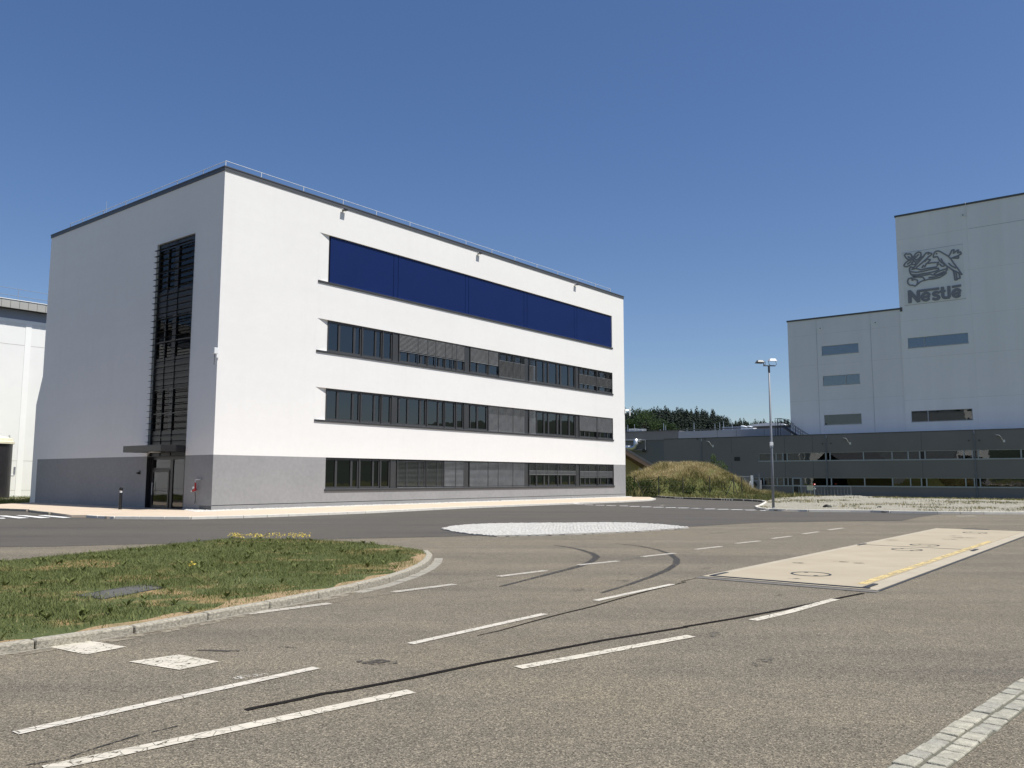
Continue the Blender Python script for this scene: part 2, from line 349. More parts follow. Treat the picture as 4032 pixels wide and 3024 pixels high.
# ================================================================== SETTING
def gz(x, y):
    """terrain: level site, falling a little towards the dark factory"""
    q = (np.array([x, y, 0])-D0)@U
    t = min(max((q+47.)/8., 0), 1); return -.92*(t*t*(3-2*t))
mb = MB(); xs = list(range(-1600, -120, 120))+list(range(-120, 180, 6))+list(range(180, 1700, 120)); ys = list(range(-1600, -60, 120))+list(range(-60, 200, 5))+list(range(200, 1700, 120))
for y in ys:
    for x in xs: mb.v.append((x, y, gz(x, y) if abs(x) < 200 and -60 < y < 220 else (gz(x, y) if y > 0 else 0)))
nx = len(xs)
for j in range(len(ys)-1):
    for i in range(nx-1): a = j*nx+i; mb.f.append((a, a+1, a+1+nx, a+nx))
obj('ground', mb, 'field', kind='structure', smooth=True)

z2 = zm(0, 2050, .45208); z3 = zm(900, 2000, .45208); z4 = zm(1700, 2000, .45208); z5 = zm(2600, 1950, .33152); z6 = zm(3300, 1950, .33152)
z7 = zm(0, 2500, .31646); z8 = zm(3232, 2424, .36166); za = zm(0, 1900, .23508); zb = zm(2440, 1780, .23508); zc = zm(2900, 1780, .23508); zd = zm(3512, 1780, .23508)
GP = lambda z, L, h=0.: [G(*z(x, y), h) for x, y in L]
# old asphalt: everything that is driven on
gk = [G(*q)[:2] for q in (zc(330, 938), zc(370, 960), zc(440, 975), zc(540, 985), zc(650, 990), zc(1200, 1003), zc(2212, 1010), z6(560, 212), z6(1240, 222), z6(1700, 226), z6(2208, 228))]
bay = [G(*q)[:2] for q in (zb(440, 747), zb(960, 784), zb(1400, 799), zb(1830, 814), zb(2170, 824), zc(340, 832), zc(450, 843))]
crn = [G(*q)[:2] for q in (zc(450, 843), zc(505, 852), zc(500, 862), zc(410, 915), zc(330, 940))]
edge = [tuple(p) for p in gk[::-1]+crn[::-1]+bay[::-1]]
road = obj('road', MB().sheet([(-75, -40), (60, -40), (60, 38)]+edge+[(-3, 60), (-22, 40), (-45, 62), (-75, 60)], .006), 'asphalt_old', kind='structure')
fr = [(-75, 24.4)]+[tuple(p[:2]) for p in GP(za, [(0, 1085), (1000, 1075)])+GP(z3, [(1080, 272), (1860, 253)])+GP(z4, [(480, 242)])]
fr += [tuple(p[:2]) for p in [G(2300, 2085), G(2600, 2072)]+GP(z5, [(345, 378), (800, 350), (1200, 328), (2208, 312)])+GP(z6, [(760, 305), (950, 265), (1240, 222)])]
forecourt = obj('forecourt', MB().sheet(fr+[tuple(p) for p in gk[:8][::-1]+crn[::-1]+bay[::-1]]+[(-3, 60), (-22, 40), (-45, 62), (-75, 60)], .011), 'asphalt_new', kind='structure')

# kerb stone runs: every stone a piece of its own
def kerb_run(parent, pts, wd, z0, z1, L, mat, name='kerb_stone', gap=.012, jit=.004, bevel=.012):
    pts = [np.array(p[:2], float) for p in pts]; seg = [np.hypot(*(pts[i+1]-pts[i])) for i in range(len(pts)-1)]; tot = sum(seg); n = max(1, round(tot/L)); st = tot/n
    def at(s):
        for i, l in enumerate(seg):
            if s <= l or i == len(seg)-1: return pts[i]+(pts[i+1]-pts[i])*(s/l)
            s -= l
    for k in range(n):
        a = at(k*st); b = at((k+1)*st); d = (b-a)/np.hypot(*(b-a)); a = a+d*gap/2; b = b-d*gap/2; j = random.uniform(-jit, jit)
        m = mat if isinstance(mat, str) else random.choice(mat)
        obj(name, MB().obox(a, b, wd, z0, z1+j), m, parent, bevel=bevel)

# ---- lawn in the foreground
lz = .10
front = GP(z2, [(0, 1060), (500, 993), (1000, 926), (1500, 842), (2000, 747)], lz)+GP(z3, [(430, 790), (760, 722), (1000, 672), (1250, 622), (1480, 553), (1640, 487), (1715, 432), (1728, 398)], lz)
front = [np.array(p) for p in front]
d0 = (front[0]-front[1]); d0 = d0/np.hypot(*d0[:2]); front = [front[0]+d0*7.5, front[0]+d0*3.5]+front
back = GP(z3, [(1690, 365), (1500, 332), (1060, 290), (700, 272), (300, 262), (0, 262)], lz)+GP(z2, [(1250, 228), (600, 290), (0, 345)], lz)
d1 = back[-1]-back[-2]; d1 = d1/np.hypot(*d1[:2]); back = back+[back[-1]+d1*8]
lawn_poly = [tuple(p[:2]) for p in front+back]
lawn = obj('lawn', MB().prism(lawn_poly, 0, lz-.015), 'soil', kind='structure')
def offs(pts, d):
    o = []
    for i, p in enumerate(pts):
        t = pts[min(i+1, len(pts)-1)][:2]-pts[max(i-1, 0)][:2]; t = t/np.hypot(*t); o.append(np.array([p[0]+t[1]*d, p[1]-t[0]*d]))
    return o
fk = offs(front+[np.array(back[0])], .05)
kerb_run(lawn, fk, .13, -.02, lz, .95, ['kerb_granite', 'kerb_worn', 'kerb_granite'], bevel=.02)
kerb_run(lawn, offs([np.array(p) for p in back], .02), .13, -.02, lz-.04, 1.0, 'kerb_granite')
kerb_run(lawn, offs([np.array(p) for p in front[9:]], .24), .17, -.02, .016, .32, 'gutter_stone', 'gutter_stone', bevel=.004)
kerb_run(lawn, offs([np.array(p) for p in front[:10]], .135), .03, -.02, .014, 1.4, 'gutter_stone', 'gutter_stone', bevel=0)
gk_ = MB(); oo1 = offs(front, .12); oo2 = offs(front, .30)
for i in range(len(oo1)-1): gk_.quad((*oo1[i], .0105), (*oo2[i], .0105), (*oo2[i+1], .0105), (*oo1[i+1], .0105))
obj('kerb_grit', gk_, 'grit', lawn)
# bare sandy strip inside the kerb
st_ = MB(); fine = [front[i]+(front[i+1]-front[i])*k/8 for i in range(len(front)-1) for k in range(8)]+[front[-1]]; o1 = offs(fine, -.02)
nrm = [(p-q) for p, q in zip(offs(fine, -1.), [f_[:2] for f_ in fine])]; ar = np.cumsum([0]+[np.hypot(*(fine[i+1]-fine[i])[:2]) for i in range(len(fine)-1)])
o2 = [f_[:2]+n_*(.26+.14*math.sin(a_*1.3)+.12*math.sin(a_*2.9+1)+.08*math.sin(a_*6.1)) for f_, n_, a_ in zip(fine, nrm, ar)]
for i in range(len(o1)-1): st_.quad((*o1[i], lz-.011), (*o1[i+1], lz-.011), (*o2[i+1], lz-.011), (*o2[i], lz-.011))
obj('bare_soil', st_, 'dry_soil', lawn)
# turf
n = 290000; lo = np.array(lawn_poly).min(0); hi = np.array(lawn_poly).max(0); lo[0] = max(lo[0], -16.5)
P = np.stack([rng.uniform(lo[0], hi[0], n), rng.uniform(lo[1], hi[1], n)], 1); P = P[inside(P, lawn_poly)]
dk = np.full(len(P), 9.); fr2 = [p[:2] for p in front]
for i in range(len(fr2)-1):
    a, b = fr2[i], fr2[i+1]; ab = b-a; tt = np.clip(((P-a)@ab)/(ab@ab), 0, 1); dk = np.minimum(dk, np.hypot(*(P-(a+tt[:, None]*ab)).T))
nz = .6*vnoise(P, .75, 3)+.4*vnoise(P, 2.3, 4)
dryness = np.clip((nz-.56)*4.5, 0, 1)*np.clip(1.5-dk/2.2, .12, 1)+np.clip(1.1-dk/.55, 0, 1)*(.1+1.35*vnoise(P, 1.5, 9))
hatch_c = G(*z2(1050, 605), lz)[:2]; hd = np.hypot(*((P-hatch_c)*np.array([.8, 1.0])).T); dryness += np.clip(1.15-np.abs(P[:, 0]*0+hd)/.55, 0, 1)
keep = rng.random(len(P)) > np.clip(dryness*1.05, 0, .93); P = P[keep]; dryness = dryness[keep]; m = len(P)
tall = vnoise(P, 1.3, 6)*.7+vnoise(P, 4, 12)*.5
hg = rng.uniform(.018, .050, m)*(.45+1.05*tall); big = rng.random(m) < .07; hg[big] *= 2.2
vv, ff, tt = blades(np.column_stack([P, np.full(m, lz-.02)]), hg, rng.uniform(.005, .010, m), rng.uniform(.3, 1.3, m), np.clip(rng.normal(.38, .18, m)+.35*np.clip(dryness, 0, 1)-.15*(tall-.5), 0, 1))
npmesh('turf', vv, ff, 'grass', tt, lawn, kind='stuff')
# plantain rosettes near the kerb
vs_, fs_, ts_ = [], [], []; off = 0
Q = P[rng.choice(m, 260, replace=False)]
for q in Q:
    k = 9; a = rng.uniform(0, 6.28, k); L = rng.uniform(.05, .13, k)
    for ai, li in zip(a, L):
        d = np.array([math.cos(ai), math.sin(ai), 0]); s = np.array([-d[1], d[0], 0])*li*.16; p = np.array([q[0], q[1], lz-.015]); e = p+d*li*.75+np.array([0, 0, li*.75]); mid = (p+e)/2+np.array([0, 0, li*.12])
        vs_ += [p, mid+s, e, mid-s]; fs_.append((off, off+1, off+2, off+3)); ts_ += [random.uniform(.05, .45)]*4; off += 4
npmesh('weed_leaves', np.array(vs_), np.array(fs_), 'grass', np.array(ts_), lawn, kind='stuff')
# flowers along the back edge and two specks inside
vs_, fs_ = [], []; off = 0; fl = []
for i in range(330):
    x = random.choice([random.gauss(1085, 35), random.gauss(1010, 30), random.gauss(930, 18), random.gauss(1185, 22)]); fl.append((x, random.uniform(2108, 2122), random.uniform(.05, .2)))
for i in range(22): fl.append((random.gauss(758, 9), random.gauss(2228, 4), random.uniform(.03, .09)))
for x, y, hh in fl:
    p = G(x, y, lz+hh*.6); p[2] = lz+hh
    for k in range(2):
        a = random.uniform(0, 6.28); r = random.uniform(.006, .013); d = np.array([math.cos(a), math.sin(a), .4])*r; e = np.array([-math.sin(a), math.cos(a), .5])*r
        vs_ += [p-d-e, p+d-e, p+d+e, p-d+e]; fs_.append((off, off+1, off+2, off+3)); off += 4
npmesh('flower_heads', np.array(vs_), np.array(fs_), 'flower_yellow', None, lawn, kind='stuff')
# inspection hatch sunk in the lawn
hq = GP(z2, [(690, 640), (1225, 552), (1420, 575), (905, 672)], lz)
th = thing('inspection_hatch', (hatch_c[0], hatch_c[1], lz-.012), 'flat grey concrete hatch set into the lawn among dry grass', 'hatch')
rel = [(p[0]-hatch_c[0], p[1]-hatch_c[1]) for p in hq]
obj('hatch_lid', MB().prism(rel, -.02, .002), 'kerb_dark', th, bevel=.004)
c0 = np.mean(rel, 0); ring = []
fm = MB()
for i in range(4):
    a = np.array(rel[i])+(np.array(rel[i])-c0)*.06; b = np.array(rel[(i+1) % 4])+(np.array(rel[(i+1) % 4])-c0)*.06; fm.obox(a, b, .03, -.02, .004)
obj('hatch_frame', fm, 'steel_dark', th)

# ---- cobbled traffic island
isl = GP(z4, [(85, 178), (180, 158), (300, 146), (500, 137), (700, 133), (1100, 131), (1500, 127), (1750, 130), (2000, 143), (2212, 166), (2240, 169), (2212, 171), (1800, 200), (1300, 222), (900, 233), (550, 240), (350, 225), (200, 205)], .04)
isl = [tuple(p[:2]) for p in isl]
island = obj('traffic_island', MB().prism(isl, 0, .046), 'gutter_pale', kind='structure')
ctr = np.mean(isl, 0); xs_ = np.arange(-7, 8, .115); mbs = MB()
il = np.array(isl); a0 = math.atan2(*(np.array(isl[10])-np.array(isl[0]))[::-1]); ex = np.array([math.cos(a0), math.sin(a0)]); ey = np.array([-ex[1], ex[0]])
cand = []
for j in np.arange(-4, 4, .112):
    for i in xs_+random.uniform(0, .1): cand.append((i, j+.10*math.sin(i*1.9)))
cp = np.array([ctr+ex*a+ey*b for a, b in cand]); ok = inside(cp, isl)
for q in cp[ok]:
    s = random.uniform(.044, .051); hz = random.uniform(.050, .062); a = random.uniform(-.12, .12)+a0; d = np.array([math.cos(a), math.sin(a)])*s; e = np.array([-d[1], d[0]])
    b = [q-d-e, q+d-e, q+d+e, q-d+e]; t_ = [ctr*0+q+(p-q)*.82 for p in b]; i = len(mbs.v)
    mbs.v += [(p[0], p[1], .035) for p in b]+[(p[0], p[1], hz) for p in t_]
    mbs.f += [(i+4, i+5, i+6, i+7), (i, i+1, i+5, i+4), (i+1, i+2, i+6, i+5), (i+2, i+3, i+7, i+6), (i+3, i, i+4, i+7)]
obj('cobbles', mbs, 'sett_white', island, kind='stuff')

# ---- granite sett gutter, lower right
A = G(*z8(730, 1659)); B = G(*z8(2212, 680)); C_ = G(*z8(1420, 1659)); gd = (B-A)/np.linalg.norm(B-A); gn = np.array([gd[1], -gd[0], 0]); wdt = (C_-A)@gn
gut = obj('gutter', MB().prism([tuple((A-gd*2.5)[:2]), tuple((A+gd*11.)[:2]), tuple((A+gd*11.+gn*wdt)[:2]), tuple((A-gd*2.5+gn*wdt)[:2])], 0, .004+.006), 'joint_sand', kind='structure')
for row in range(2):
    s = -1.2+.06*row
    while s < 11.:
        L = random.uniform(.135, .185); w0 = wdt*(.5*row)+.006; w1 = wdt*(.5*row+.5)-.006; jt = [random.uniform(-.012, .012) for _ in range(4)]; w0 += random.uniform(-.008, .01)*(row == 0)+.006*row; w1 += random.uniform(-.01, .008)*row-.006*(1-row)
        p = [A+gd*(s+.005+jt[0])+gn*w0, A+gd*(s+L-.005+jt[1])+gn*w0, A+gd*(s+L-.005+jt[2])+gn*w1, A+gd*(s+.005+jt[3])+gn*w1]
        obj('sett', MB().prism([tuple(q[:2]) for q in p], -.02, random.uniform(.016, .028)), random.choice(['sett_a', 'sett_b', 'sett_c', 'sett_a']), gut, bevel=.009); s += L

# ---- weighbridge let into the road
wA, wB, wC = G(2766, 2273), G(3459, 2327), None
wl = 17.2; wx = (wB-wA); wx = wx-U*(wx@U); ww = float(np.linalg.norm(wx)); wx = wx/ww     # across (to the right), along U
wbt = thing('weighbridge', wA, 'long cream concrete truck weighbridge set flush into the road with steel edges', 'weighbridge', ANG)
# local: x along U, y towards left, so across = -y
W = lambda p: ((p-wA)@U, float((p-wA)@wx))
obj('steel_edge', MB().box(-.06, wl+.06, -ww-.05, .035, -.02, .013), 'steel_dark', wbt)
obj('concrete_frame', MB().box(-.02, wl, -ww, 0, -.02, .022), 'frame_concrete', wbt)
j1 = W(G(*z6(280, 600)))[0]
obj('deck_slab', MB().box(.13, j1-.012, -ww+.27, -.17, -.02, .030), 'concrete_slab', wbt)
obj('deck_slab', MB().box(j1+.012, wl-.12, -ww+.27, -.17, -.02, .030), 'concrete_slab', wbt)
obj('joint', MB().box(j1-.022, j1+.022, -ww+.26, -.16, -.02, .0345), 'steel_dark', wbt)
obj('end_ramp', MB().box(-.24, -.025, -ww-.05, .02, -.02, .0145), 'hatch_grey', wbt)
obj('edge_angle', MB().box(.05, .12, -ww+.12, -.1, -.02, .033), 'steel_dark', wbt)
for xx, yy in ((.12, -ww+.16), (j1-.25, -ww+.14), (.12, -.17), (j1-.2, -.16)):
    obj('corner_plate', MB().box(xx, xx+.55, yy, yy+.075, -.02, .036), 'steel_dark', wbt)
obj('yellow_line', MB().quad((.5, -ww+.29, .0335), (11.8, -ww+.29, .0335), (11.8, -ww+.43, .0335), (.5, -ww+.43, .0335)), 'yellow_line', wbt)
for (px, py) in (z5(1790, 958), z6(818, 662), z6(1028, 608), z6(1627, 458)):
    a, b = W(G(px, py)); mh = MB(); i0 = 0; k = 28; r_o, r_i = .33, .29
    for r_ in (r_o, r_i):
        for j in range(k): t_ = 2*math.pi*j/k; mh.v.append((a+r_*math.cos(t_), -b+r_*math.sin(t_), .0345))
    for j in range(k): mh.f.append((j, (j+1) % k, k+(j+1) % k, k+j))
    for t_ in (.6, .6+math.pi): mh.box(a+.27*math.cos(t_)-.05, a+.27*math.cos(t_)+.05, -b+.27*math.sin(t_)-.03, -b+.27*math.sin(t_)+.03, -.02, .036)
    obj('manhole_ring', mh, 'steel_dark', wbt)
for (px, py, L) in ((z5(1590, 1012)+(.35,)), (z6(1500, 520)+(1.1,)), (z6(1330, 538)+(.7,)), (z6(1400, 497)+(.6,)), (z6(640, 547)+(.6,)), (z5(1650, 824)+(.5,)), (z5(2150, 810)+(.5,)), (z6(240, 825)+(.4,))):
    a, b = W(G(px, py)); sm = MB(); k = 8; L *= .55
    for j in range(k):
        c0, c1 = j/k, (j+1)/k; w0 = .07*math.sin(math.pi*max(c0, .05)); w1 = .07*math.sin(math.pi*min(c1, .95)); x0_ = a-L/2*.3+L*.3*c0; x1_ = a-L/2*.3+L*.3*c1; y0_ = -b+L*(.5-c0); y1_ = -b+L*(.5-c1)
        sm.quad((x0_-w0, y0_, .0338), (x1_-w1, y1_, .0338), (x1_+w1, y1_, .0338), (x0_+w0, y0_, .0338))
    obj('scuff', sm, 'stain', wbt)
# round manhole in the road beyond it
p = G(*z6(1625, 410)); mh = thing('manhole_cover', (p[0], p[1], .006), 'round dark manhole cover in the road beyond the weighbridge end', 'manhole')
obj('rim', MB().lathe([(.42, -.02), (.42, .008), (.36, .010), (.36, -.02)], 28), 'steel_dark', mh); obj('lid', MB().lathe([(.35, -.02), (.35, .008), (.3, .011)], 28), 'steel_dark', mh)

# ---- painted lines, tar seams, tyre marks (pieces of the road)
def strip(name, pts, wd, z, mat, parent=road, taper=False):
    pts = [np.array(p[:2], float) for p in pts]; mb = MB(); L = []; Rr = []
    for i, p in enumerate(pts):
        t_ = pts[min(i+1, len(pts)-1)]-pts[max(i-1, 0)]; t_ = t_/np.hypot(*t_); n_ = np.array([-t_[1], t_[0]]); k = wd/2 if not taper else wd/2*(.35+.65*math.sin(math.pi*min(max(i/(len(pts)-1), .06), .94)))
        L.append(p+n_*k); Rr.append(p-n_*k)
    for i in range(len(pts)-1): mb.quad((*Rr[i], z), (*Rr[i+1], z), (*L[i+1], z), (*L[i], z))
    return obj(name, mb, mat, parent)
def pxline(L, k=6):
    L = [np.array(q, float) for q in L]; out = []
    for i in range(len(L)-1):
        for j in range(k): out.append(L[i]+(L[i+1]-L[i])*j/k)
    return [G(*q) for q in out+[L[-1]]]
for L in ([(175, 3035), (1620, 2727)], [(2040, 2634), (2722, 2508)], [(2965, 2446), (3110, 2412), (3215, 2382), (3290, 2362)]): strip('lane_marking', pxline(L), .125, .0125, 'paint_worn')
for L in ([(60, 2893), (1245, 2634)], [(1615, 2539), (2146, 2420)], [(2345, 2368), (2648, 2303)]): strip('lane_marking', pxline(L), .105, .0125, 'paint_white')
for a, b in (((975, 2420), (1298, 2379)), ((1548, 2334), (1790, 2303)), ((1962, 2272), (2150, 2249)), ((2276, 2227), (2433, 2211)), ((2528, 2194), (2656, 2180)), ((2738, 2165), (2841, 2153)), ((2897, 2141.5), (2992, 2131.3)), ((3039, 2122.2), (3115, 2112.4)), ((3160, 2104), (3223, 2095)), ((3262, 2088), (3320, 2080))):
    pts = pxline([a, b]); n_ = np.array([-(pts[-1]-pts[0])[1], (pts[-1]-pts[0])[0], 0]); n_ = n_/np.linalg.norm(n_)
    strip('lane_marking', [p+n_*.035 for p in pts], .055, .0125, 'paint_white'); strip('lane_marking', [p-n_*.04 for p in pts], .055, .0125, 'paint_white')
for q in ([(110, 1110), (740, 1052), (1110, 1108), (760, 1182)], [(0, 0), (1, 1), (1, 1), (1, 1)]):
    if q[0] == (0, 0): q = [(1120, 1240), (1560, 1178), (1910, 1240), (1560, 1312)]
    else: q = [(415, 1108), (770, 1055), (1100, 1110), (745, 1178)]
    g_ = GP(z2, q); mbq = MB(); nn = 6
    mbq.quad(*[(p[0], p[1], .0128) for p in g_]); mbq.f = [f if True else f for f in mbq.f]
    o = obj('painted_square', mbq, 'paint_worn', road)
    if o.data.polygons[0].normal.z < 0: o.data.flip_normals()
strip('paint_overspray', [G(*z2(x, y)) for x, y in ((2000, 1392), (2130, 1372), (2330, 1345))],   .12, .0121, 'paint_faded', taper=True)
# tar seams
strip('tar_seam', pxline([(968, 2801), (1000, 2793), (1120, 2770), z3(690, 1659), z3(830, 1628), z3(1000, 1605), z3(1600, 1490), z3(2212, 1360)]+[z4(900, 1275), z4(1500, 1160), z4(2212, 1045)]+[z5(300, 1570), z5(900, 1470), z5(1500, 1360), z5(2000, 1255), z5(2208, 1212)]+[z6(300, 1172)], 3), .06, .0118, 'tar')
strip('tar_seam', pxline([z4(395, 1120), z4(600, 1075), z4(900, 990), z4(1150, 925), z4(1400, 865), z4(1640, 795), z4(1900, 725), z4(2212, 650)]+[z5(250, 1030), z5(500, 975)], 2), .032, .0118, 'tar', taper=True)
strip('tar_seam', pxline([(1300, 2379), (1548, 2340), (1790, 2303), (1962, 2276), (2152, 2249), (2276, 2231), (2434, 2211), (2528, 2196), (2660, 2179), (2738, 2168), (2842, 2152), (2897, 2143), (2993, 2130), (3039, 2123), (3115, 2112), (3223, 2094), (3321, 2079), (3432, 2063)], 2), .013, .0117, 'crack')
strip('crack', pxline([z7(330, 1640), z7(800, 1560), z7(1150, 1440), z7(1700, 1270), z7(2212, 1150)], 5), .014, .0117, 'crack')
strip('crack', pxline([z5(460, 475), z5(700, 450), z5(1000, 415), z5(1300, 378)], 3), .02, .0117, 'crack')
strip('crack', pxline([z4(25, 375), z4(200, 382), z4(380, 395), z4(560, 425)], 3), .015, .0117, 'crack')
# curved tyre marks
tm = [z4(600, 690), z4(850, 625), z4(1100, 560), z4(1290, 512), z4(1400, 465), z4(1438, 430), z4(1400, 400), z4(1300, 368), z4(1200, 347), z4(1060, 328)]
strip('tyre_mark', pxline(tm, 4), .15, .0116, 'skid', taper=True)
tm2 = [z4(1480, 745), z4(1700, 678), z4(1900, 608), z4(2050, 545), z4(2130, 490), z4(2135, 450), z4(2080, 405), z4(1960, 365), z4(1800, 333), z4(1600, 313)]
strip('tyre_mark', pxline(tm2, 4), .13, .0115, 'skid', taper=True)
for q, L, wv in ((z3(1295, 1352), .36, .22), (z2(1880, 1140), .5, .06), (z4(1635, 638), .3, .08), (z5(1325, 610), .35, .05), (z3(525, 1222), .2, .04)):
    p = G(*q); strip('oil_stain', [p+np.array([L*(i/6-.5), .02*math.sin(i), 0]) for i in range(7)], wv, .0114, 'stain', taper=True)
for i in range(12):                       # drips and small stains in the wheel paths
    p = np.array([-2., 6.5, 0])+U*random.uniform(0, 19)+V*random.choice([random.gauss(1.2, .5), random.gauss(-1.6, .7), random.uniform(-7, 3)]); L = random.uniform(.12, .5)
    strip('oil_stain', [p+U*L*(j/6-.5)+V*random.uniform(-.02, .02) for j in range(7)], random.uniform(.05, .2), .0112, 'stain_faint', taper=True)
# zebra crossing and bay markings on the new surface
for q in ([(0, 596), (60, 596), (100, 608), (0, 612)], [(-60, 560), (95, 559), (487, 598), (310, 606)], [(248, 552), (430, 555), (852, 595), (680, 601)], [(625, 556), (765, 553), (1200, 591), (1060, 598)]):
    g_ = GP(za, q); o = obj('zebra_stripe', MB().quad(*[(p[0], p[1], .0165) for p in g_]), 'paint_fresh', forecourt)
    if o.data.polygons[0].normal.z < 0: o.data.flip_normals()
dash = [((2255, 1985.4), (2300, 1986.6)), ((2297, 1988.2), (2340, 1989.2)), ((2341, 1990), (2383, 1991)), ((2384, 1991.6), (2430, 1992.3)), ((2435, 1992.8), (2477, 1993.0))]+[(zb(a, y), zb(b, y)) for a, b, y in ((150, 350, 914), (345, 548, 921.5), (542, 755, 928), (752, 960, 934), (957, 1180, 940.5), (1177, 1397, 948), (1397, 1620, 957), (1620, 1845, 963), (1847, 2078, 968.5), (2080, 2300, 975))]+[(zc(375, 983), zc(515, 984))]
for a, b in dash:
    pa, pb = G(*a), G(*b); sk = np.array([.10, .42, 0])
    obj('bay_marking', MB().quad((*(pa+sk*(-.5)+np.array([.12, 0, 0]))[:2], .0165), (*(pb-sk*.5)[:2], .0165), (*(pb+sk*.5-np.array([.12, 0, 0]))[:2], .0165), (*(pa+sk*.5)[:2], .0165)), 'paint_fresh', forecourt)
for a, b in ((zb(670, 893), zb(750, 895)), (zc(760, 994), zc(1040, 1000)), (zd(1080, 1079), zd(1400, 1076))):
    strip('edge_line', pxline([a, b]), .25, .0165, 'paint_worn', forecourt)

# ---- pavement along the office block
pz = .11
kl = [G(*q) for q in ((348, 2038.7), (420, 2044), (746, 2046), (1000, 2039.5), (1450, 2022), (1800, 2003.8), (2252, 1985.8), (2440, 1979), (2557, 1972.8), (2577, 1968.5))]
kl = [p[:2] for p in kl]
tipb = G(2560, 1962.5)[:2]; inner = [tipb, (N0+U*37.2-V*.1)[:2]]
wallback = [(N0+U*36.45+V*.2)[:2], (N0+U*.3+V*.2)[:2], (N0+U*.3+V*19)[:2]]
leftend = [G(*q)[:2] for q in (za(0, 392),)]
left = [G(*q)[:2] for q in (za(-200, 460), za(0, 472), za(470, 487), za(510, 500), za(850, 540), za(1200, 590))]
far = left[0]+(V*3.5)[:2]
pave = obj('pavement', MB().prism([tuple(p) for p in [far]+left+kl+inner+wallback], 0, pz), 'pavement_cream', kind='structure')
kerb_run(pave, offs([np.array([*p, 0]) for p in kl[:]], .02), .16, -.02, pz+.006, 1.0, 'kerb_white')
kerb_run(pave, offs([np.array([*p, 0]) for p in left[:3]], .02), .14, -.02, pz+.004, 1.0, 'kerb_granite')
kerb_run(pave, offs([np.array([*p, 0]) for p in left[3:5]], .02), .14, -.02, pz+.004, 1.0, 'kerb_granite')
# pebbles in the drip strip
vs_, fs_ = [], []; off = 0
def pebble(p, s):
    global off
    ph = random.random()*3; b = [p+np.array([math.cos(ph+k*2.09)*s, math.sin(ph+k*2.09)*s, 0]) for k in range(3)]; t_ = p+np.array([random.uniform(-.3, .3)*s, random.uniform(-.3, .3)*s, s*random.uniform(.7, 1.3)])
    vs_.extend(b+[t_]); fs_.extend([(off, off+1, off+3), (off+1, off+2, off+3), (off+2, off, off+3)]); off += 4
for i in range(5200):
    s = random.uniform(.1, 37); pebble(N0+U*s-V*abs(random.gauss(.05, .12))+np.array([0, 0, pz]), random.uniform(.025, .06))
for i in range(1500):
    s = random.uniform(-.9, .1); v = random.uniform(-.5, 2.2); pebble(N0+U*s*(1-v/2.6)+V*v+np.array([0, 0, pz]), random.uniform(.025, .055))
npmesh('pebbles', np.array(vs_), np.array(fs_), 'sett_white', None, pave, kind='stuff')

# ---- gravel field, parking-bay kerbs
gk = [G(*q)[:2] for q in (zc(330, 938), zc(370, 960), zc(440, 975), zc(540, 985), zc(650, 990), zc(1200, 1003), zc(2212, 1010), z6(560, 212), z6(1240, 222), z6(1700, 226), z6(2208, 228))]
gk += [gk[-1]+np.array([9., -.5])]
bay = [G(*q)[:2] for q in (zb(440, 747), zb(960, 784), zb(1400, 799), zb(1830, 814), zb(2170, 824), zc(340, 832), zc(450, 843))]
crn = [G(*q)[:2] for q in (zc(450, 843), zc(505, 852), zc(500, 862), zc(410, 915), zc(330, 940))]
gb = [G(*q)[:2] for q in (zd(2212, 833), zd(1000, 802), zd(0, 785), zc(2000, 747), zc(1200, 757), zc(640, 790))]
gb = [gb[0]+np.array([14., -8])]+gb
gravel = obj('gravel_field', MB().prism([tuple(p) for p in gk+gb+[G(*zc(560, 812))[:2]]+crn[1:4]], 0, .085), 'gravel', kind='structure')
kerb_run(gravel, offs([np.array([*p, 0]) for p in gk], .0), .17, -.02, .12, 1.0, 'kerb_white')
kerb_run(gravel, offs([np.array([*p, 0]) for p in crn], .0), .17, -.02, .12, .8, 'kerb_white')
kerb_run(gravel, offs([np.array([*p, 0]) for p in bay], .0), .16, -.02, .13, 1.0, 'kerb_dark', gap=.14)  # shade on the bay kerb faces put into the dark stone colour
kerb_run(gravel, offs([np.array([*p, 0]) for p in bay], .0), .15, -.02, .124, .25, 'kerb_white', 'mortar_joint', gap=.13)
obj('kerb_top', (lambda m_: ([m_.obox(bay[i], bay[i+1], .12, .11, .142) for i in range(len(bay)-1)], m_)[1])(MB()), 'kerb_white', gravel)  # pale strip stands for the sunlit top of the dark kerb
vs_, fs_ = [], []; off = 0; gpoly = [tuple(p) for p in gk+gb]
Q = np.stack([rng.uniform(12, 40, 9000), rng.uniform(38, 76, 9000)], 1); Q = Q[inside(Q, gpoly)]
for q in Q: pebble(np.array([q[0], q[1], .08]), random.uniform(.02, .06))
npmesh('loose_stones', np.array(vs_), np.array(fs_), 'stone_pale', None, gravel, kind='stuff')
Q = np.stack([rng.uniform(12, 42, 30000), rng.uniform(38, 78, 30000)], 1); Q = Q[inside(Q, gpoly)]; Q = Q[vnoise(Q, .45, 21)*.6+vnoise(Q, 1.6, 22)*.4 > .64]
Q = np.repeat(Q, 2, 0); Q = Q+rng.normal(0, .12, Q.shape); m = len(Q)
vv, ff, tt = blades(np.column_stack([Q, np.full(m, .08)]), rng.uniform(.05, .16, m), rng.uniform(.012, .03, m), rng.uniform(.2, 1, m), np.clip(rng.normal(.4, .25, m), 0, 1))
npmesh('gravel_weeds', vv, ff, 'wild_grass', tt, gravel, kind='stuff')
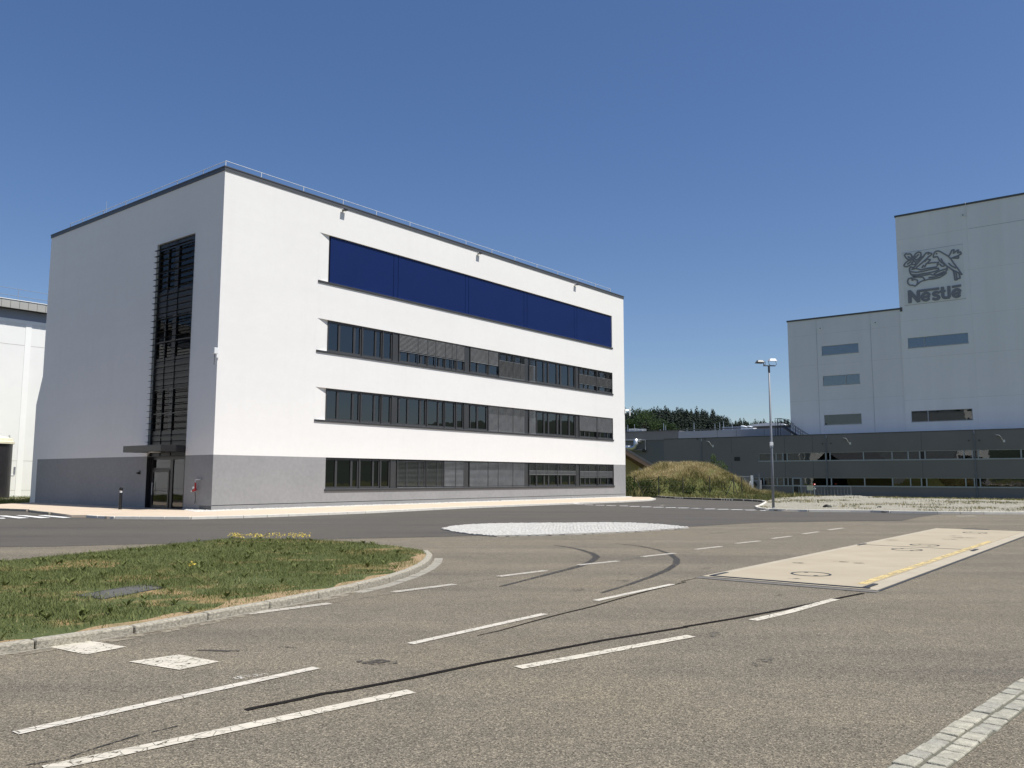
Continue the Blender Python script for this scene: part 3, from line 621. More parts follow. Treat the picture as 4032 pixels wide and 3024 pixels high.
for (q, s) in ((zd(-1080, 925), .22), (z6(488, 147), .12)):
    p = G(*q, .085); mbq = MB(); bm = bmesh.new(); bmesh.ops.create_icosphere(bm, subdivisions=2, radius=s)
    for v in bm.verts: v.co = v.co*(1+.25*math.sin(v.co.x*31+v.co.y*17)); v.co.z *= .7
    mbq.v = [tuple(v.co) for v in bm.verts]; mbq.f = [tuple(v.index for v in f.verts) for f in bm.faces]; bm.free()
    o = obj('dark_clod', mbq, 'stone_dark', label='larger dark clod lying on the pale gravel field' if s > .2 else 'smaller dark clod lying on the pale gravel field', cat='clod'); o.location = tuple(p)

# ================================================================== OFFICE BLOCK
LR, LL, HH, GZ = 36.42, 18.48, 16.28, 2.645
office = thing('office_building', N0, 'white four storey office block with dark blue panel band and grey base', 'building', ANG)
def wall_with_holes(s0, s1, z0, z1, holes, pt, depth):
    """front skin in (s,z); holes (a,b,c,d[,splay]); pt(s,d,z)->local xyz, d = depth into the building"""
    ss = sorted({s0, s1, *[h[0] for h in holes], *[h[1] for h in holes]}); zz = sorted({z0, z1, *[h[2] for h in holes], *[h[3] for h in holes]})
    mb = MB()
    for i in range(len(ss)-1):
        for j in range(len(zz)-1):
            cs, cz = (ss[i]+ss[i+1])/2, (zz[j]+zz[j+1])/2
            if any(h[0] < cs < h[1] and h[2] < cz < h[3] for h in holes): continue
            mb.quad(pt(ss[i], 0, zz[j]), pt(ss[i+1], 0, zz[j]), pt(ss[i+1], 0, zz[j+1]), pt(ss[i], 0, zz[j+1]))
    for h in holes:
        a, b, c, d = h[:4]; sp = h[4] if len(h) > 4 else 0.; dp = h[5] if len(h) > 5 else depth
        mb.quad(pt(a, 0, c), pt(a, 0, d), pt(a+sp, dp, d), pt(a+sp, dp, c)); mb.quad(pt(b, 0, d), pt(b, 0, c), pt(b, dp, c), pt(b, dp, d))
        mb.quad(pt(a, 0, d), pt(b, 0, d), pt(b, dp, d), pt(a+sp, dp, d)); mb.quad(pt(b, 0, c), pt(a, 0, c), pt(a+sp, dp, c), pt(b, dp, c))
    return mb
ROWS = [(4.58, 6.24), (8.17, 9.83), (11.84, 14.38)]; S0, S1, SPL = 5.66, 34.62, .79
fpt = lambda s, d, z: (s, d, z); lpt = lambda s, d, z: (d, s, z)
TOP = HH-.20
front_w = wall_with_holes(0, LR, GZ, TOP, [(S0, S1, a, b, SPL, .14) for a, b in ROWS], fpt, .14)
obj('front_wall', front_w, 'render_white', office)
GW = (6.45, 34.66, 1.03, GZ)
obj('base_wall', wall_with_holes(0, LR, .36, GZ, [GW], fpt, .14), 'render_grey', office)
obj('base_course', MB().box(0, LR, .012, 1, -.3, .33), 'render_grey', office)
obj('groove', MB().box(.02, LR-.02, .03, 1, .328, .362), 'groove', office)
GV0, GV1, GT = 2.34, 5.88, 13.45
obj('side_wall', wall_with_holes(0, LL, GZ, TOP, [(GV0, GV1, GZ, GT, 0, .24)], lpt, .24), 'render_white', office)
obj('side_base_wall', wall_with_holes(0, LL, -.3, GZ, [(GV0, GV1, -.3, GZ, 0, .33)], lpt, .33), 'render_grey', office)
bk = MB(); bk.quad((LR, 0, -.3), (LR, LL, -.3), (LR, LL, TOP), (LR, 0, TOP)); bk.quad((LR, LL, -.3), (0, LL, -.3), (0, LL, TOP), (LR, LL, TOP))
obj('rear_wall', bk, 'render_white', office)
obj('roof', MB().box(.1, LR-.1, .1, LL-.1, TOP-.4, TOP-.1), 'roof_dark', office)
cp_ = MB(); e = .035
cp_.box(-e, LR+e, -e, .28, TOP-.02, HH-.05); cp_.box(-e, .28, .281, LL+e, TOP-.021, HH-.051); cp_.box(LR-.28, LR+e, .281, LL+e, TOP-.02, HH-.05); cp_.box(.281, LR-.281, LL-.28, LL+e, TOP-.02, HH-.05)
obj('coping', cp_, 'coping', office)
cp_ = MB(); e = .055
cp_.box(-e, LR+e, -e, .30, HH-.049, HH); cp_.box(-e, .30, .301, LL+e, HH-.05, HH-.001); cp_.box(LR-.3, LR+e, .301, LL+e, HH-.049, HH); cp_.box(.301, LR-.301, LL-.3, LL+e, HH-.049, HH)
obj('coping_lip', cp_, 'coping', office)
va, za1 = FL(141, 1594); za0 = FL(171.7, 1472)[1]
an = MB(); i = 0
an.v = [(.02, LL+.001, -.3), (.02, va, -.3), (.02, va, za1), (.02, LL+.001, za0), (9, LL+.001, -.3), (9, va, -.3), (9, va, za1), (9, LL+.001, za0)]; an.f = [(0, 3, 2, 1), (1, 2, 6, 5), (3, 7, 6, 2), (4, 5, 6, 7)]
obj('rear_annex', an, 'render_white', office)
# interiors: slabs and a back wall per storey
it = MB()
for z in (.0, 3.55, 7.15, 10.75, 14.9): it.box(.6, LR-.3, .32, LL-.4, z-.3, z)
obj('floor_slabs', it, 'interior', office); it = MB(); it.box(.6, LR-.3, 5.6, 5.8, 0, 14.6)
for s in (8.6, 11.27, 17.43, 23.5, 29.65, 14.3, 26.4): it.box(s-.06, s+.06, .35, 5.6, 0, 10.8)
obj('partitions', it, 'interior_light', office)
# blue cladding of the top storey
a, b = ROWS[2]; JN = [(11.05, 11.41), (17.23, 17.54), (23.29, 23.65), (29.43, 29.79)]; PX = [S0+SPL]+[x for p in JN for x in p]+[S1]
obj('cladding_backing', MB().box(S0+SPL-.06, S1, .125, .3, a-.02, b+.02), 'frame_black', office)
for i in range(len(PX)-1): obj('blue_panel', MB().box(PX[i]+.012, PX[i+1]-.012, .075, .12, a+.0, b-.035), 'blue_panel', office, bevel=.004)
for k, (a, b) in enumerate(ROWS+[(1.03, GZ)]):
    s0 = S0-.03 if k < 3 else GW[0]-.05; obj('window_sill', MB().box(s0, (S1 if k < 3 else GW[1])+.06, -.05, .12, a-.115, a-.004 if k < 3 else a-.003), 'frame_dark', office, bevel=.008)
# windows: one per bay and storey
BAY = [(S0+SPL, 11.06), (11.46, 17.24), (17.62, 23.33), (23.70, 29.47), (29.87, S1)]
zr5 = zm(1200, 1500, .31646); zr6 = zm(1800, 1500, .31646)
fs = lambda z, x, y=300: FF(*z(x, y), .13)[0]
MUL = [[(fs(zr5, p), fs(zr5, q)) for p, q in ((390, 415), (580, 605), (662, 705), (850, 870), (925, 962), (1052, 1090))],
       [(fs(zr5, p), fs(zr5, q)) for p, q in ((1160, 1176), (1268, 1286), (1420, 1445), (1490, 1527), (1650, 1665), (1715, 1745), (1852, 1890), (1958, 1988))],
       [(fs(zr6, p), fs(zr6, q)) for p, q in ((155, 163), (237, 255), (357, 392), (515, 530), (610, 622), (695, 712), (790, 805), (835, 846))],
       [(fs(zr6, p), fs(zr6, q)) for p, q in ((900, 906), (980, 990), (1068, 1083), (1122, 1138), (1232, 1250), (1275, 1292), (1380, 1395), (1452, 1474))],
       [(fs(zr6, p), fs(zr6, q)) for p, q in ((1518, 1526), (1573, 1583), (1628, 1638), (1722, 1746), (1764, 1774), (1855, 1864), (1918, 1932))]]
def slats(s0, s1, ztop, zbot, upper, tilt_u, tilt_l, pitch=.072):
    mb = MB(); z = ztop
    while z > zbot:
        tl = tilt_u if z > upper else tilt_l; wv = .078 if tl > R(15) else .045; dy = math.cos(tl)*wv/2; dz = math.sin(tl)*wv/2; y = .055
        # slat slightly bowed: two facets; outer edge lower
        mb.quad((s0, y-dy, z-dz), (s1, y-dy, z-dz), (s1, y, z+.006), (s0, y, z+.006)); mb.quad((s0, y, z+.006), (s1, y, z+.006), (s1, y+dy, z+dz), (s0, y+dy, z+dz))
        z -= pitch
    mb.box(s0, s1, .035, .075, zbot-.05, zbot-.015)
    return mb
RO, CL, MID = R(10), R(46), R(30)
# (row, bay): list of (s0, s1, fraction down from top, upper tilt, lower tilt)
BL = {(0, 1): [(11.58, 13.86, 1., R(2), RO), (13.92, 15.40, 1., R(2), RO), (15.46, 16.42, 1., MID, CL), (16.48, 17.2, 1., MID, CL)],
      (0, 2): [(17.75, 19.48, 1., MID, CL), (19.54, 20.49, 1., MID, CL), (20.55, 22.03, 1., MID, CL), (22.09, 23.3, 1., MID, CL)],
      (0, 3): [(23.86, 24.58, .49, R(2), MID), (24.65, 27.13, .49, R(2), MID), (27.2, 29.44, .49, R(2), MID)],
      (0, 4): [(30.0, 32.28, .62, R(2), MID), (32.35, 34.55, .62, R(2), MID)],
      (1, 2): [(19.58, 20.49, 1., MID, CL), (20.55, 22.03, 1., MID, CL), (22.09, 23.3, 1., MID, CL)],
      (1, 3): [(23.86, 24.58, 1., MID, CL)],
      (1, 4): [(30.0, 32.28, .68, CL, CL), (32.35, 34.55, .68, CL, CL)],
      (2, 1): [(11.58, 13.05, .60, CL, CL), (13.1, 14.55, .60, CL, CL), (14.6, 16.0, .60, CL, CL), (16.05, 17.2, .60, CL, CL)],
      (2, 2): [(17.75, 19.48, .56, CL, CL), (19.54, 20.49, .56, CL, CL), (20.6, 22.03, 1., R(2), MID), (22.09, 23.3, 1., R(2), MID)],
      (2, 3): [(23.86, 24.55, 1., R(2), MID)],
      (2, 4): [(30.0, 32.28, .74, R(2), MID), (32.35, 34.55, .74, R(2), MID)]}
for row, (z0, z1) in enumerate([(1.03, GZ), ROWS[0], ROWS[1]]):
    for bi, (b0, b1) in enumerate(BAY):
        if row == 0 and bi == 4: b1 = GW[1]
        fr_ = MB(); y0, y1 = .085, .17
        fr_.box(b0, b1, y0, y1, z0, z0+.11); fr_.box(b0, b1, y0+.001, y1, z1-.12, z1)
        ed = [b0]
        for (p, q) in MUL[bi]:
            q = max(q, p+.05); p = max(p, b0); q = min(q, b1); fr_.box(p, q, y0+.002, y1, z0+.11, z1-.12); ed += [p, q]
        ed.append(b1); fr_.box(b0, b0+.05, y0+.003, y1, z0+.11, z1-.12); fr_.box(b1-.05, b1, y0+.003, y1, z0+.11, z1-.12)
        wn = obj('window', fr_, 'frame_dark', office)
        for k in range(0, len(ed)-1, 2):
            if ed[k+1]-ed[k] > .12: obj('pane', MB().box(ed[k], ed[k+1], .135, .15, z0+.11, z1-.12), 'glass', wn)
        for (p, q) in MUL[bi]:
            if q-p > .19: obj('guide_rail', MB().box((p+q)/2-.03, (p+q)/2+.03, .03, .084, z0+.005, z1-.02), 'frame_dark', wn)
        for (p, q, *_r) in BL.get((row, bi), []): obj('guide_rail', MB().box(p-.045, p-.01, .03, .082, z0+.004, z1-.01), 'frame_dark', wn)
        for (p, q, fdn, tu, tl) in BL.get((row, bi), []):
            zt = z1-.05; zbm = zt-(zt-z0-.06)*fdn; obj('blind', slats(p, q, zt, zbm, z1-.55, tu, tl), 'slat', wn)
    for k in range(4):
        obj('pilaster', MB().box(BAY[k][1]+.002, BAY[k+1][0]-.002, .06, .3, z0, z1), 'frame_dark', office, bevel=.006)
    obj('end_jamb', MB().box(BAY[4][1]-.03 if row else GW[1]-.03, (S1 if row else GW[1])-.001, .02, .084, z0, z1), 'frame_dark', office)
# stair tower glazing on the shaded side
zl2 = zm(0, 1350, .45208); zl1 = zm(0, 600, .45208)
spz = sorted([FL(*zl1(1560, 1170))[1], FL(*zl1(1540, 1400))[1]]); sp2 = sorted([FL(*zl2(1480, 118))[1], FL(*zl2(1480, 385))[1]]); sp3 = (GZ, FL(*zl2(1450, 762))[1])
sg = MB(); X0, X1 = .12, .24
for (p, q) in ((GV0, GV0+.09), (GV1-.12, GV1), (4.92, 5.02), (3.95, 4.28)): sg.box(X0, X1, p, q, GZ, GT)
for z in np.arange(GZ+.9, GT, 1.2): sg.box(X0+.01, X1, GV0, GV1, z-.03, z+.03)
gz_ = obj('stair_glazing', sg, 'frame_black', office)
obj('header', MB().box(X0, X1+.01, GV0, GV1, GT-.35, GT), 'frame_black', gz_)
for (p, q) in (spz, sp2, sp3): obj('spandrel_panel', MB().box(.15, .25, GV0+.01, GV1-.01, p, q), 'frame_black', gz_)
for (p, q) in ((GV0+.09, 3.95), (4.28, 4.92), (5.02, GV1-.12)):
    for (c, d) in ((sp3[1], sp2[0]), (sp2[1], spz[0]), (spz[1], GT-.35)): obj('pane', MB().box(.19, .2, p, q, c, d), 'glass_black', gz_)
st = MB().box(3.0, 3.1, GV0-.6, GV1+.6, 0, 14); st.box(.7, 3, GV1+.5, GV1+.6, 0, 14); st.box(.7, 3, GV0-.6, GV0-.5, 0, 14); obj('stair_walls', st, 'interior', office)
zf = np.linspace(13.10, 3.36, 33)
for z in zf:
    fb = MB(); pr = [(-.175, -.006), (-.11, .010), (-.03, .016), (-.0, .0), (-.03, -.016), (-.11, -.012)]
    i = 0
    for vq in (GV0+.02, GV1-.01): fb.v += [(x, vq, z+dz) for x, dz in pr]
    fb.f = [(0, 1, 2, 3, 4, 5), (11, 10, 9, 8, 7, 6)]+[(k, k+6, (k+1) % 6+6, (k+1) % 6) for k in range(6)]
    obj('sun_louvre', fb, 'frame_black', office)
# entrance: recess, door, side light, canopy
dr = MB(); DX = .22; d0_, d1_ = FL(667, 1900, .22)[0], FL(599, 1900, .22)[0]; sl0, sl1 = FL(722, 1900, .22)[0], FL(678, 1900, .22)[0]
for (p, q) in ((GV0, sl0), (sl1, d0_-.02), (d1_+.02, GV1)): dr.box(DX, DX+.1, p, q, .02, GZ-.02)
dr.box(DX+.001, DX+.1, GV0, GV1, 2.47, GZ-.01); dr.box(DX+.002, DX+.1, GV0, GV1, .02, .12); dr.box(DX+.003, DX+.09, d0_-.02, d1_+.02, 1.98, 2.08)
ent = obj('entrance_screen', dr, 'frame_black', office)
obj('reveal_sheet', MB().box(.01, DX-.002, GV1-.02, GV1-.003, .0, GZ-.01).box(.01, DX-.002, GV0+.003, GV0+.02, .0, GZ-.01).box(.012, DX-.002, GV0+.021, GV1-.021, GZ-.03, GZ-.011), 'frame_black', office)  # thin black sheets added over the recess sides and head to darken them
obj('pane', MB().box(DX+.04, DX+.05, d0_, d1_, 2.08, 2.47), 'glass_clear', ent); obj('pane', MB().box(DX+.04, DX+.05, sl0, sl1, .12, 2.47), 'glass_clear', ent)
dl = MB()
for (p, q, r_, s) in ((d0_, d0_+.1, .13, 1.97), (d1_-.1, d1_, .13, 1.97), (d0_+.1, d1_-.1, 1.86, 1.97), (d0_+.1, d1_-.1, .13, .26), (d0_+.1, d1_-.1, .93, .97)): dl.box(DX-.03, DX+.05, p, q, r_, s)
door = obj('door', dl, 'frame_black', office); obj('pane', MB().box(DX, DX+.012, d0_+.1, d1_-.1, .26, 1.86), 'glass_clear', door)
obj('handle', MB().tube([(DX-.09, d1_-.16, .75), (DX-.09, d1_-.16, 1.35)], .016), 'galv', door)
ib = MB().box(1.6, 1.7, GV0, GV1, 0, 2.5); ib.box(.55, 2.9, GV0-.5, GV1+.5, -.02, .03); obj('lobby', ib, 'interior_light', office)
obj('canopy', MB().box(-1.22, .25, GV0+.05, GV1+.02, 2.81, 3.12), 'frame_black', office, bevel=.006)
obj('canopy_soffit_light', MB().box(-.95, -.55, 3.6, 4.0, 2.785, 2.809), 'lamp_white', office)
# roof-edge rail: conductor rod on short posts
rail = obj('roof_rail', MB().tube([(.06, .10, HH+.29), (LR-1.8, .10, HH+.29)], .017, 6).tube([(.10, .06, HH+.29), (.10, 16.3, HH+.29)], .017, 6).tube([(.10, 16.3, HH+.29), (.28, 16.6, HH+.1)], .017, 6).tube([(LR-1.8, .10, HH+.29), (LR-1.75, 1.2, HH+.29)], .017, 6), 'rail_grey', office)
for s in (.08, 2.06, 4.62, 7.25, 9.66, 12.3, 14.8, 17.27, 19.84, 22.29, 24.8, 27.35, 29.96, 32.42, 34.6): obj('rail_post', MB().tube([(s, .10, HH-.01), (s, .10, HH+.31)], .024, 6).box(s-.04, s+.04, .06, .14, HH-.005, HH+.015), 'rail_grey', rail)
for v in (2.06, 4.43, 6.95, 9.68, 12.17, 14.73): obj('rail_post', MB().tube([(.10, v, HH-.01), (.10, v, HH+.31)], .024, 6).box(.06, .14, v-.04, v+.04, HH-.005, HH+.015), 'rail_grey', rail)
obj('lightning_rod', MB().tube([(.3, 12.3, HH-.1), (.3, 12.3, HH+.9)], .012, 6), 'galv', office)
# floodlights under the coping
def toworld(l): return N0+U*l[0]+V*l[1]+np.array([0, 0, l[2]])
for s, lb in ((7.16, 'small grey floodlight under the office roof edge, nearest the corner'), (18.33, 'small grey floodlight under the office roof edge, middle of three'), (29.43, 'small grey floodlight under the office roof edge, farthest along')):
    t_ = thing('floodlight', toworld((s, 0, 15.93)), lb, 'floodlight', ANG, 'floodlights along the office roof edge')
    obj('bracket', MB().box(-.05, .05, -.10, .02, -.03, .03), 'lamp_grey', t_); obj('housing', MB().box(-.15, .15, -.23, -.07, -.02, .06), 'lamp_white', t_, bevel=.012)
    obj('lens', MB().box(-.12, .12, -.21, -.09, -.032, -.021), 'black_plastic', t_); obj('front_hood', MB().box(-.15, .15, -.242, -.231, -.02, .06), 'black_plastic', t_)
for (wp, lb, sx) in ((toworld((-.02, -.03, 7.35)), 'pale wireless antenna box on the near corner of the office block', -1), (toworld((LR+.02, -.05, 7.0)), 'pale wireless antenna stick on the far corner of the office block', 1)):
    t_ = thing('antenna', wp, lb, 'antenna', ANG)
    obj('wall_plate', MB().box(-.06, .06, -.03, .03, -.25, .1), 'lamp_white', t_)
    obj('arm', MB().tube([(0, 0, 0), (.28*sx, -.22, 0)], .018, 6), 'galv', t_)
    obj('radome', MB().tube([(.28*sx, -.24, -.45), (.28*sx, -.24, .2)], .05, 10) if sx > 0 else MB().box(-.36, -.16, -.32, -.14, -.12, .16), 'lamp_white', t_, bevel=.01)
    obj('stub', MB().tube([(.28*sx, -.22, -.62), (.28*sx, -.22, -.1)], .02, 6), 'lamp_grey', t_)
# red hydrant fitting on the shaded wall
v_, z_ = FL(*zm(440, 1680, .229)(1490, 1050)); t_ = thing('wall_hydrant', toworld((0, v_, z_)), 'red hydrant outlet on the dark side wall with short black hose', 'hydrant', ANG)
obj('pipe', MB().tube([(.02, -.28, .38), (-.12, -.28, .38), (-.16, -.1, .38), (-.16, 0, .36), (-.16, 0, .2)], .028, 8), 'galv', t_)
obj('valve_body', MB().tube([(-.16, 0, .24), (-.16, 0, .05), (-.16, .0, -.12)], [.04, .045, .075], 12), 'red_paint', t_)
obj('outlet', MB().tube([(-.16, 0, -.1), (-.20, .14, -.14)], [.055, .045], 10), 'red_paint', t_); obj('outlet_cap', MB().tube([(-.20, .14, -.14), (-.22, .20, -.15)], .065, 10), 'galv', t_)
obj('handwheel', MB().tube([(-.28, -.0, .0), (-.24, 0, .0)], .06, 10), 'galv', t_)
obj('hose', MB().tube([(-.16, .0, -.2), (-.14, -.01, -.4), (-.10, .05, -.58), (-.06, .16, -.72)], .016, 6), 'black_plastic', t_)
v_, z_ = FL(*zl2(1217, 1132)); t_ = thing('wall_lamp', toworld((0, v_, z_)), 'small black lamp on the dark wall left of the entrance', 'lamp', ANG)
obj('backplate', MB().box(-.02, .0, -.07, .07, -.07, .12), 'black_plastic', t_); obj('head', MB().box(-.16, -.021, -.08, .08, -.06, .04), 'black_plastic', t_, bevel=.02)
# bollard light by the entrance
p = G(*za(2010, 450), pz); t_ = thing('bollard_light', p, 'black bollard light standing on the pavement by the entrance', 'bollard', ANG)
obj('post', MB().lathe([(.09, 0), (.09, .02), (.07, .03), (.07, .78)], 16), 'black_plastic', t_); obj('light_ring', MB().lathe([(.058, .781), (.058, .88)], 16), 'lamp_white', t_)
obj('cap', MB().lathe([(.075, .881), (.085, .9), (.085, 1.0), (.05, 1.03)], 16), 'black_plastic', t_)

# ================================================================== WHITE HALL + TANK at the left
HV = 34.; HX0 = -34.
hall = thing('storage_hall', N0+V*HV+U*HX0, 'tall white hall with grey panelled eaves behind the office block', 'building', ANG)
hz = lambda px, py: (lambda p: (float((p-N0)@U)-HX0, float(p[2])))(onplane(px, py, N0+V*HV, V))
et = hz(0, 1176)[1]; eb = hz(0, 1211)[1]; wt = hz(0, 1250)[1]; HL_ = 56.
obj('upper_wall', MB().box(0, HL_, .06, 20, wt-.2, eb+.2), 'factory_band', hall); obj('wall', MB().box(0, HL_, 0, 20.2, -.3, wt), 'hall_white', hall)
obj('top_trim', MB().box(0, HL_, -.03, -.001, wt-.22, wt+.03), 'hall_trim', hall)
zh = zm(0, 1120, .1808); ps = hz(*zh(610, 1200))[0]
for k in range(-9, 8): obj('pilaster_strip', MB().box(ps+k*3.4-.21, ps+k*3.4+.21, -.032, -.001, -.3, wt-.221), 'hall_trim', hall)
for z in (wt-1.9, 2.8, .6): obj('wall_joint', MB().box(0, HL_, -.006, .01, z-.012, z+.012), 'hall_fascia', hall)
pw = hz(*zh(355, 450))[0]-hz(*zh(160, 420))[0]; p0 = hz(*zh(355, 450))[0]; k0 = int(-p0/pw)
for k in range(k0, int((HL_-p0)/pw)-1): obj('fascia_panel', MB().box(p0+k*pw+.012, p0+(k+1)*pw-.012, -.62, -.58, eb, et-.05), 'hall_fascia', hall)
obj('eaves_box', MB().box(0, HL_, -.575, .3, eb+.005, et-.06), 'groove', hall); obj('gutter_lip', MB().box(0, HL_, -.66, -.4, et-.045, et), 'hall_trim', hall)
obj('hall_roof', MB().box(0, HL_, -.38, 20.2, et-.06, et-.01), 'roof_dark', hall)
hr = obj('hall_rail', MB().tube([(0, .3, et+1.0), (HL_, .3, et+1.0)], .016, 6).tube([(0, .3, et+.45), (HL_, .3, et+.45)], .016, 6), 'steel_pole', hall)
for k in range(-10, 10):
    s = hz(*zh(435, 250))[0]+k*2.2
    if 0 < s < HL_: obj('rail_post', MB().tube([(s, .3, et-.02), (s, .3, et+1.02)], .022, 6), 'galv', hr)
cpx = onplane(*zl2(98, 900), N0+V*(HV-3.6), V); rT = 1.55
tk = thing('silo_tank', (cpx-U*rT)*np.array([1, 1, 0]), 'black cylindrical tank with cream cap in front of the white hall', 'tank', ANG)
ztop = float(onplane(*zl2(60, 882), N0+V*(HV-3.6), V)[2])
obj('shell', MB().lathe([(rT, -.2), (rT, ztop-.02)], 48), 'silo_black', tk, smooth=False); obj('cap', MB().lathe([(rT+.1, ztop-.019), (rT+.1, ztop+.12), (rT+.02, ztop+.16), (rT-.02, ztop+.36), (rT-.5, ztop+.5), (.2, ztop+.62)], 48), 'silo_cap', tk)
obj('vent_pipe', MB().tube([(rT-.28, -.3, ztop+.3), (rT-.28, -.3, ztop+.62)], .06, 8), 'galv', tk); obj('side_pipe', MB().tube([(rT, -.1, ztop-2.2), (rT+.22, -.1, ztop-2.2), (rT+.28, -.1, ztop-2.1), (rT+.28, -.1, ztop-1.6)], .07, 8), 'galv', tk)
obj('footing', MB().box(-rT-.3, rT+.5, -rT-.3, rT+.3, -.2, .12), 'frame_concrete', tk)
# ragged grass strip between pavement and hall
n = 16000; ss = rng.uniform(-16, 8, n); vv_ = rng.uniform(19.5, HV-.1, n); Q = N0[:2]+np.outer(ss, U[:2])+np.outer(vv_, V[:2])
vv, ff, tt = blades(np.column_stack([Q, np.zeros(n)]), rng.uniform(.08, .3, n), rng.uniform(.02, .04, n), rng.uniform(.2, .9, n), np.clip(rng.normal(.35, .2, n), 0, 1))
npmesh('hall_grass', vv, ff, 'grass', tt, label='strip of grass at the foot of the white hall', cat='grass', kind='stuff')

# ================================================================== DARK FACTORY
dark = thing('factory_building', D0, 'long low dark grey factory wing with two ribbon windows', 'building', ANG)
# local: x = into the building, y = along the front to the left
ZB = -.95; TD = 7.78; YR, YL = -22., 88.; yj = DB(2615, 1780)[0]
uz0, uz1 = 4.17, 5.26; lz0, lz1 = .57, 1.66; ul = DB(2987, 1790)[0]; ll = DB(2958, 1890)[0]
dpt = lambda s, d, z: (d, s, z)
yd0, yd1 = DB(*zc(1072, 560))[0], DB(*zc(958, 560))[0]; dz1 = DB(*zc(1000, 434))[1]
obj('front_wall', wall_with_holes(YR, yj, ZB, TD, [(YR+.5, ul, uz0, uz1), (YR+.5, ll, lz0, lz1), (yd0, yd1, ZB, dz1+.0)] if False else [(YR+.5, ul, uz0, uz1), (YR+.5, ll, lz0, lz1)], dpt, .25), 'factory_dark', dark)
obj('left_wall', MB().box(.03, .3, yj, YL, ZB, TD-.12), 'factory_dark2', dark)
obj('roof_deck', MB().box(.3, 60, YR, YL, TD-.7, TD-.4), 'stone_pale', dark); obj('core', MB().box(3.4, 59, YR, YL, ZB, TD-.71), 'interior', dark); obj('floor', MB().box(.26, 3.4, YR, yj, 2.6, 3.6), 'interior', dark)  # unseen roof deck given pale stone to bounce sunlight onto the tower
obj('parapet_cap', MB().box(-.05, .35, YR, yj, TD, TD+.10), 'roof_dark', dark); obj('parapet_cap', MB().box(-.02, .35, yj+.002, YL, TD-.12, TD-.04), 'coping', dark)
for k, x in enumerate((2615, 2835, 3100, 3228)): pass
for x in (2880, 3090, 3630, 3200): y_ = DB(x, 1780)[0]; obj('panel_joint', MB().box(-.008, .02, y_-.012, y_+.012, uz1+.05, TD), 'groove', dark); obj('panel_joint', MB().box(-.008, .02, y_-.012, y_+.012, lz1+.05, uz0-.1), 'groove', dark)
for (x, ya, yb) in ((2763, 1724, 1830), (3255, 1712, 1960), (3840, 1700, 1960)):
    y_ = DB(x, 1800)[0]; obj('downpipe', MB().tube([(-.09, y_, ZB), (-.09, y_, TD-.02)], .06, 8), 'steel_pole', dark); obj('rainwater_head', MB().box(-.2, -.01, y_-.13, y_+.13, TD-.5, TD-.2), 'steel_pole', dark)
def ribbon(name, z0, z1, yl, muls, darkpx, yy):
    fm = MB(); fm.box(-.06, .2, YR+.5, yl+.05, z0-.16, z0+.0); fm.box(.05, .2, YR+.5, yl, z1-.06, z1)
    fm.box(.04, .2, yl-.08, yl, z0, z1); w_ = obj('ribbon_window', fm, 'factory_sill', dark)
    ys_ = sorted([DB(x, yy)[0] for x in muls], reverse=True); ed = [yl-.04]+ys_+[-8., -14., YR+.6]
    for y_ in ed[1:]: obj('mullion', MB().box(.02, .18, y_-.075, y_+.075, z0, z1-.06), 'factory_sill', w_)
    for k in range(len(ed)-1):
        mid = (ed[k]+ed[k+1])/2; nar = ed[k]-ed[k+1] < .85
        obj('pane', MB().box(.11, .13, ed[k+1]+.07, ed[k]-.07, z0, z1-.06), 'glass_dark' if nar else 'glass', w_)
    return w_
um = [zc(x, 60)[0] for x in (662, 775, 845, 1490, 1565, 2125)]+[zd(x, 60)[0] for x in (0, 270, 465, 552, 1205, 1350, 1445, 2165)]
lm = [zc(x, 480)[0] for x in (278, 390, 455, 680, 793, 862, 935, 1090, 1512, 1588, 2145)]+[zd(x, 500)[0] for x in (10, 310, 493, 580, 1235, 1380, 1478)]
ribbon('upper', uz0, uz1, ul, um, None, 1790); ribbon('lower', lz0, lz1, ll, lm, None, 1890)
rooms = MB(); 
for y_ in (28, 22, 14, 8, 2, -4): rooms.box(.3, 3.3, y_-.08, y_+.08, ZB, TD-.8)
obj('partitions', rooms, 'interior_light', dark)
dw = MB(); dw.box(-.07, .05, yd0-.13, yd0, ZB, dz1+.05); dw.box(-.07, .05, yd1, yd1+.13, ZB, dz1+.05); dw.box(-.071, .05, yd0, yd1, dz1-.1, dz1+.05); dw.box(-.072, .05, yd0, yd1, lz0-.1, lz0+.05)
dd = obj('side_door', dw, 'factory_sill', dark); obj('leaf', MB().box(-.03, -.012, yd0, yd1, ZB, lz0-.1), 'frame_black', dd); obj('pane', MB().box(-.03, -.012, yd0, yd1, lz0+.05, dz1-.1), 'glass_dark', dd)
y_, z_ = DB(*zb(1968, 115)); obj('louvre_vent', MB().box(-.04, .02, y_-.45, y_+.45, z_-.3, z_+.3), 'frame_black', dark)
for (x, y) in ((zb(1308, -220)), (zb(1435, -220)), zm(3000, 1350, .46655)(512, 850), zm(3000, 1350, .46655)(584, 847), zm(3000, 1350, .46655)(1747, 823), zm(3000, 1350, .46655)(1835, 822)):
    y_, z_ = DB(x, y); obj('overflow_spout', MB().tube([(.0, y_, z_), (-.2, y_, z_-.03)], .07, 8), 'black_plastic', dark)
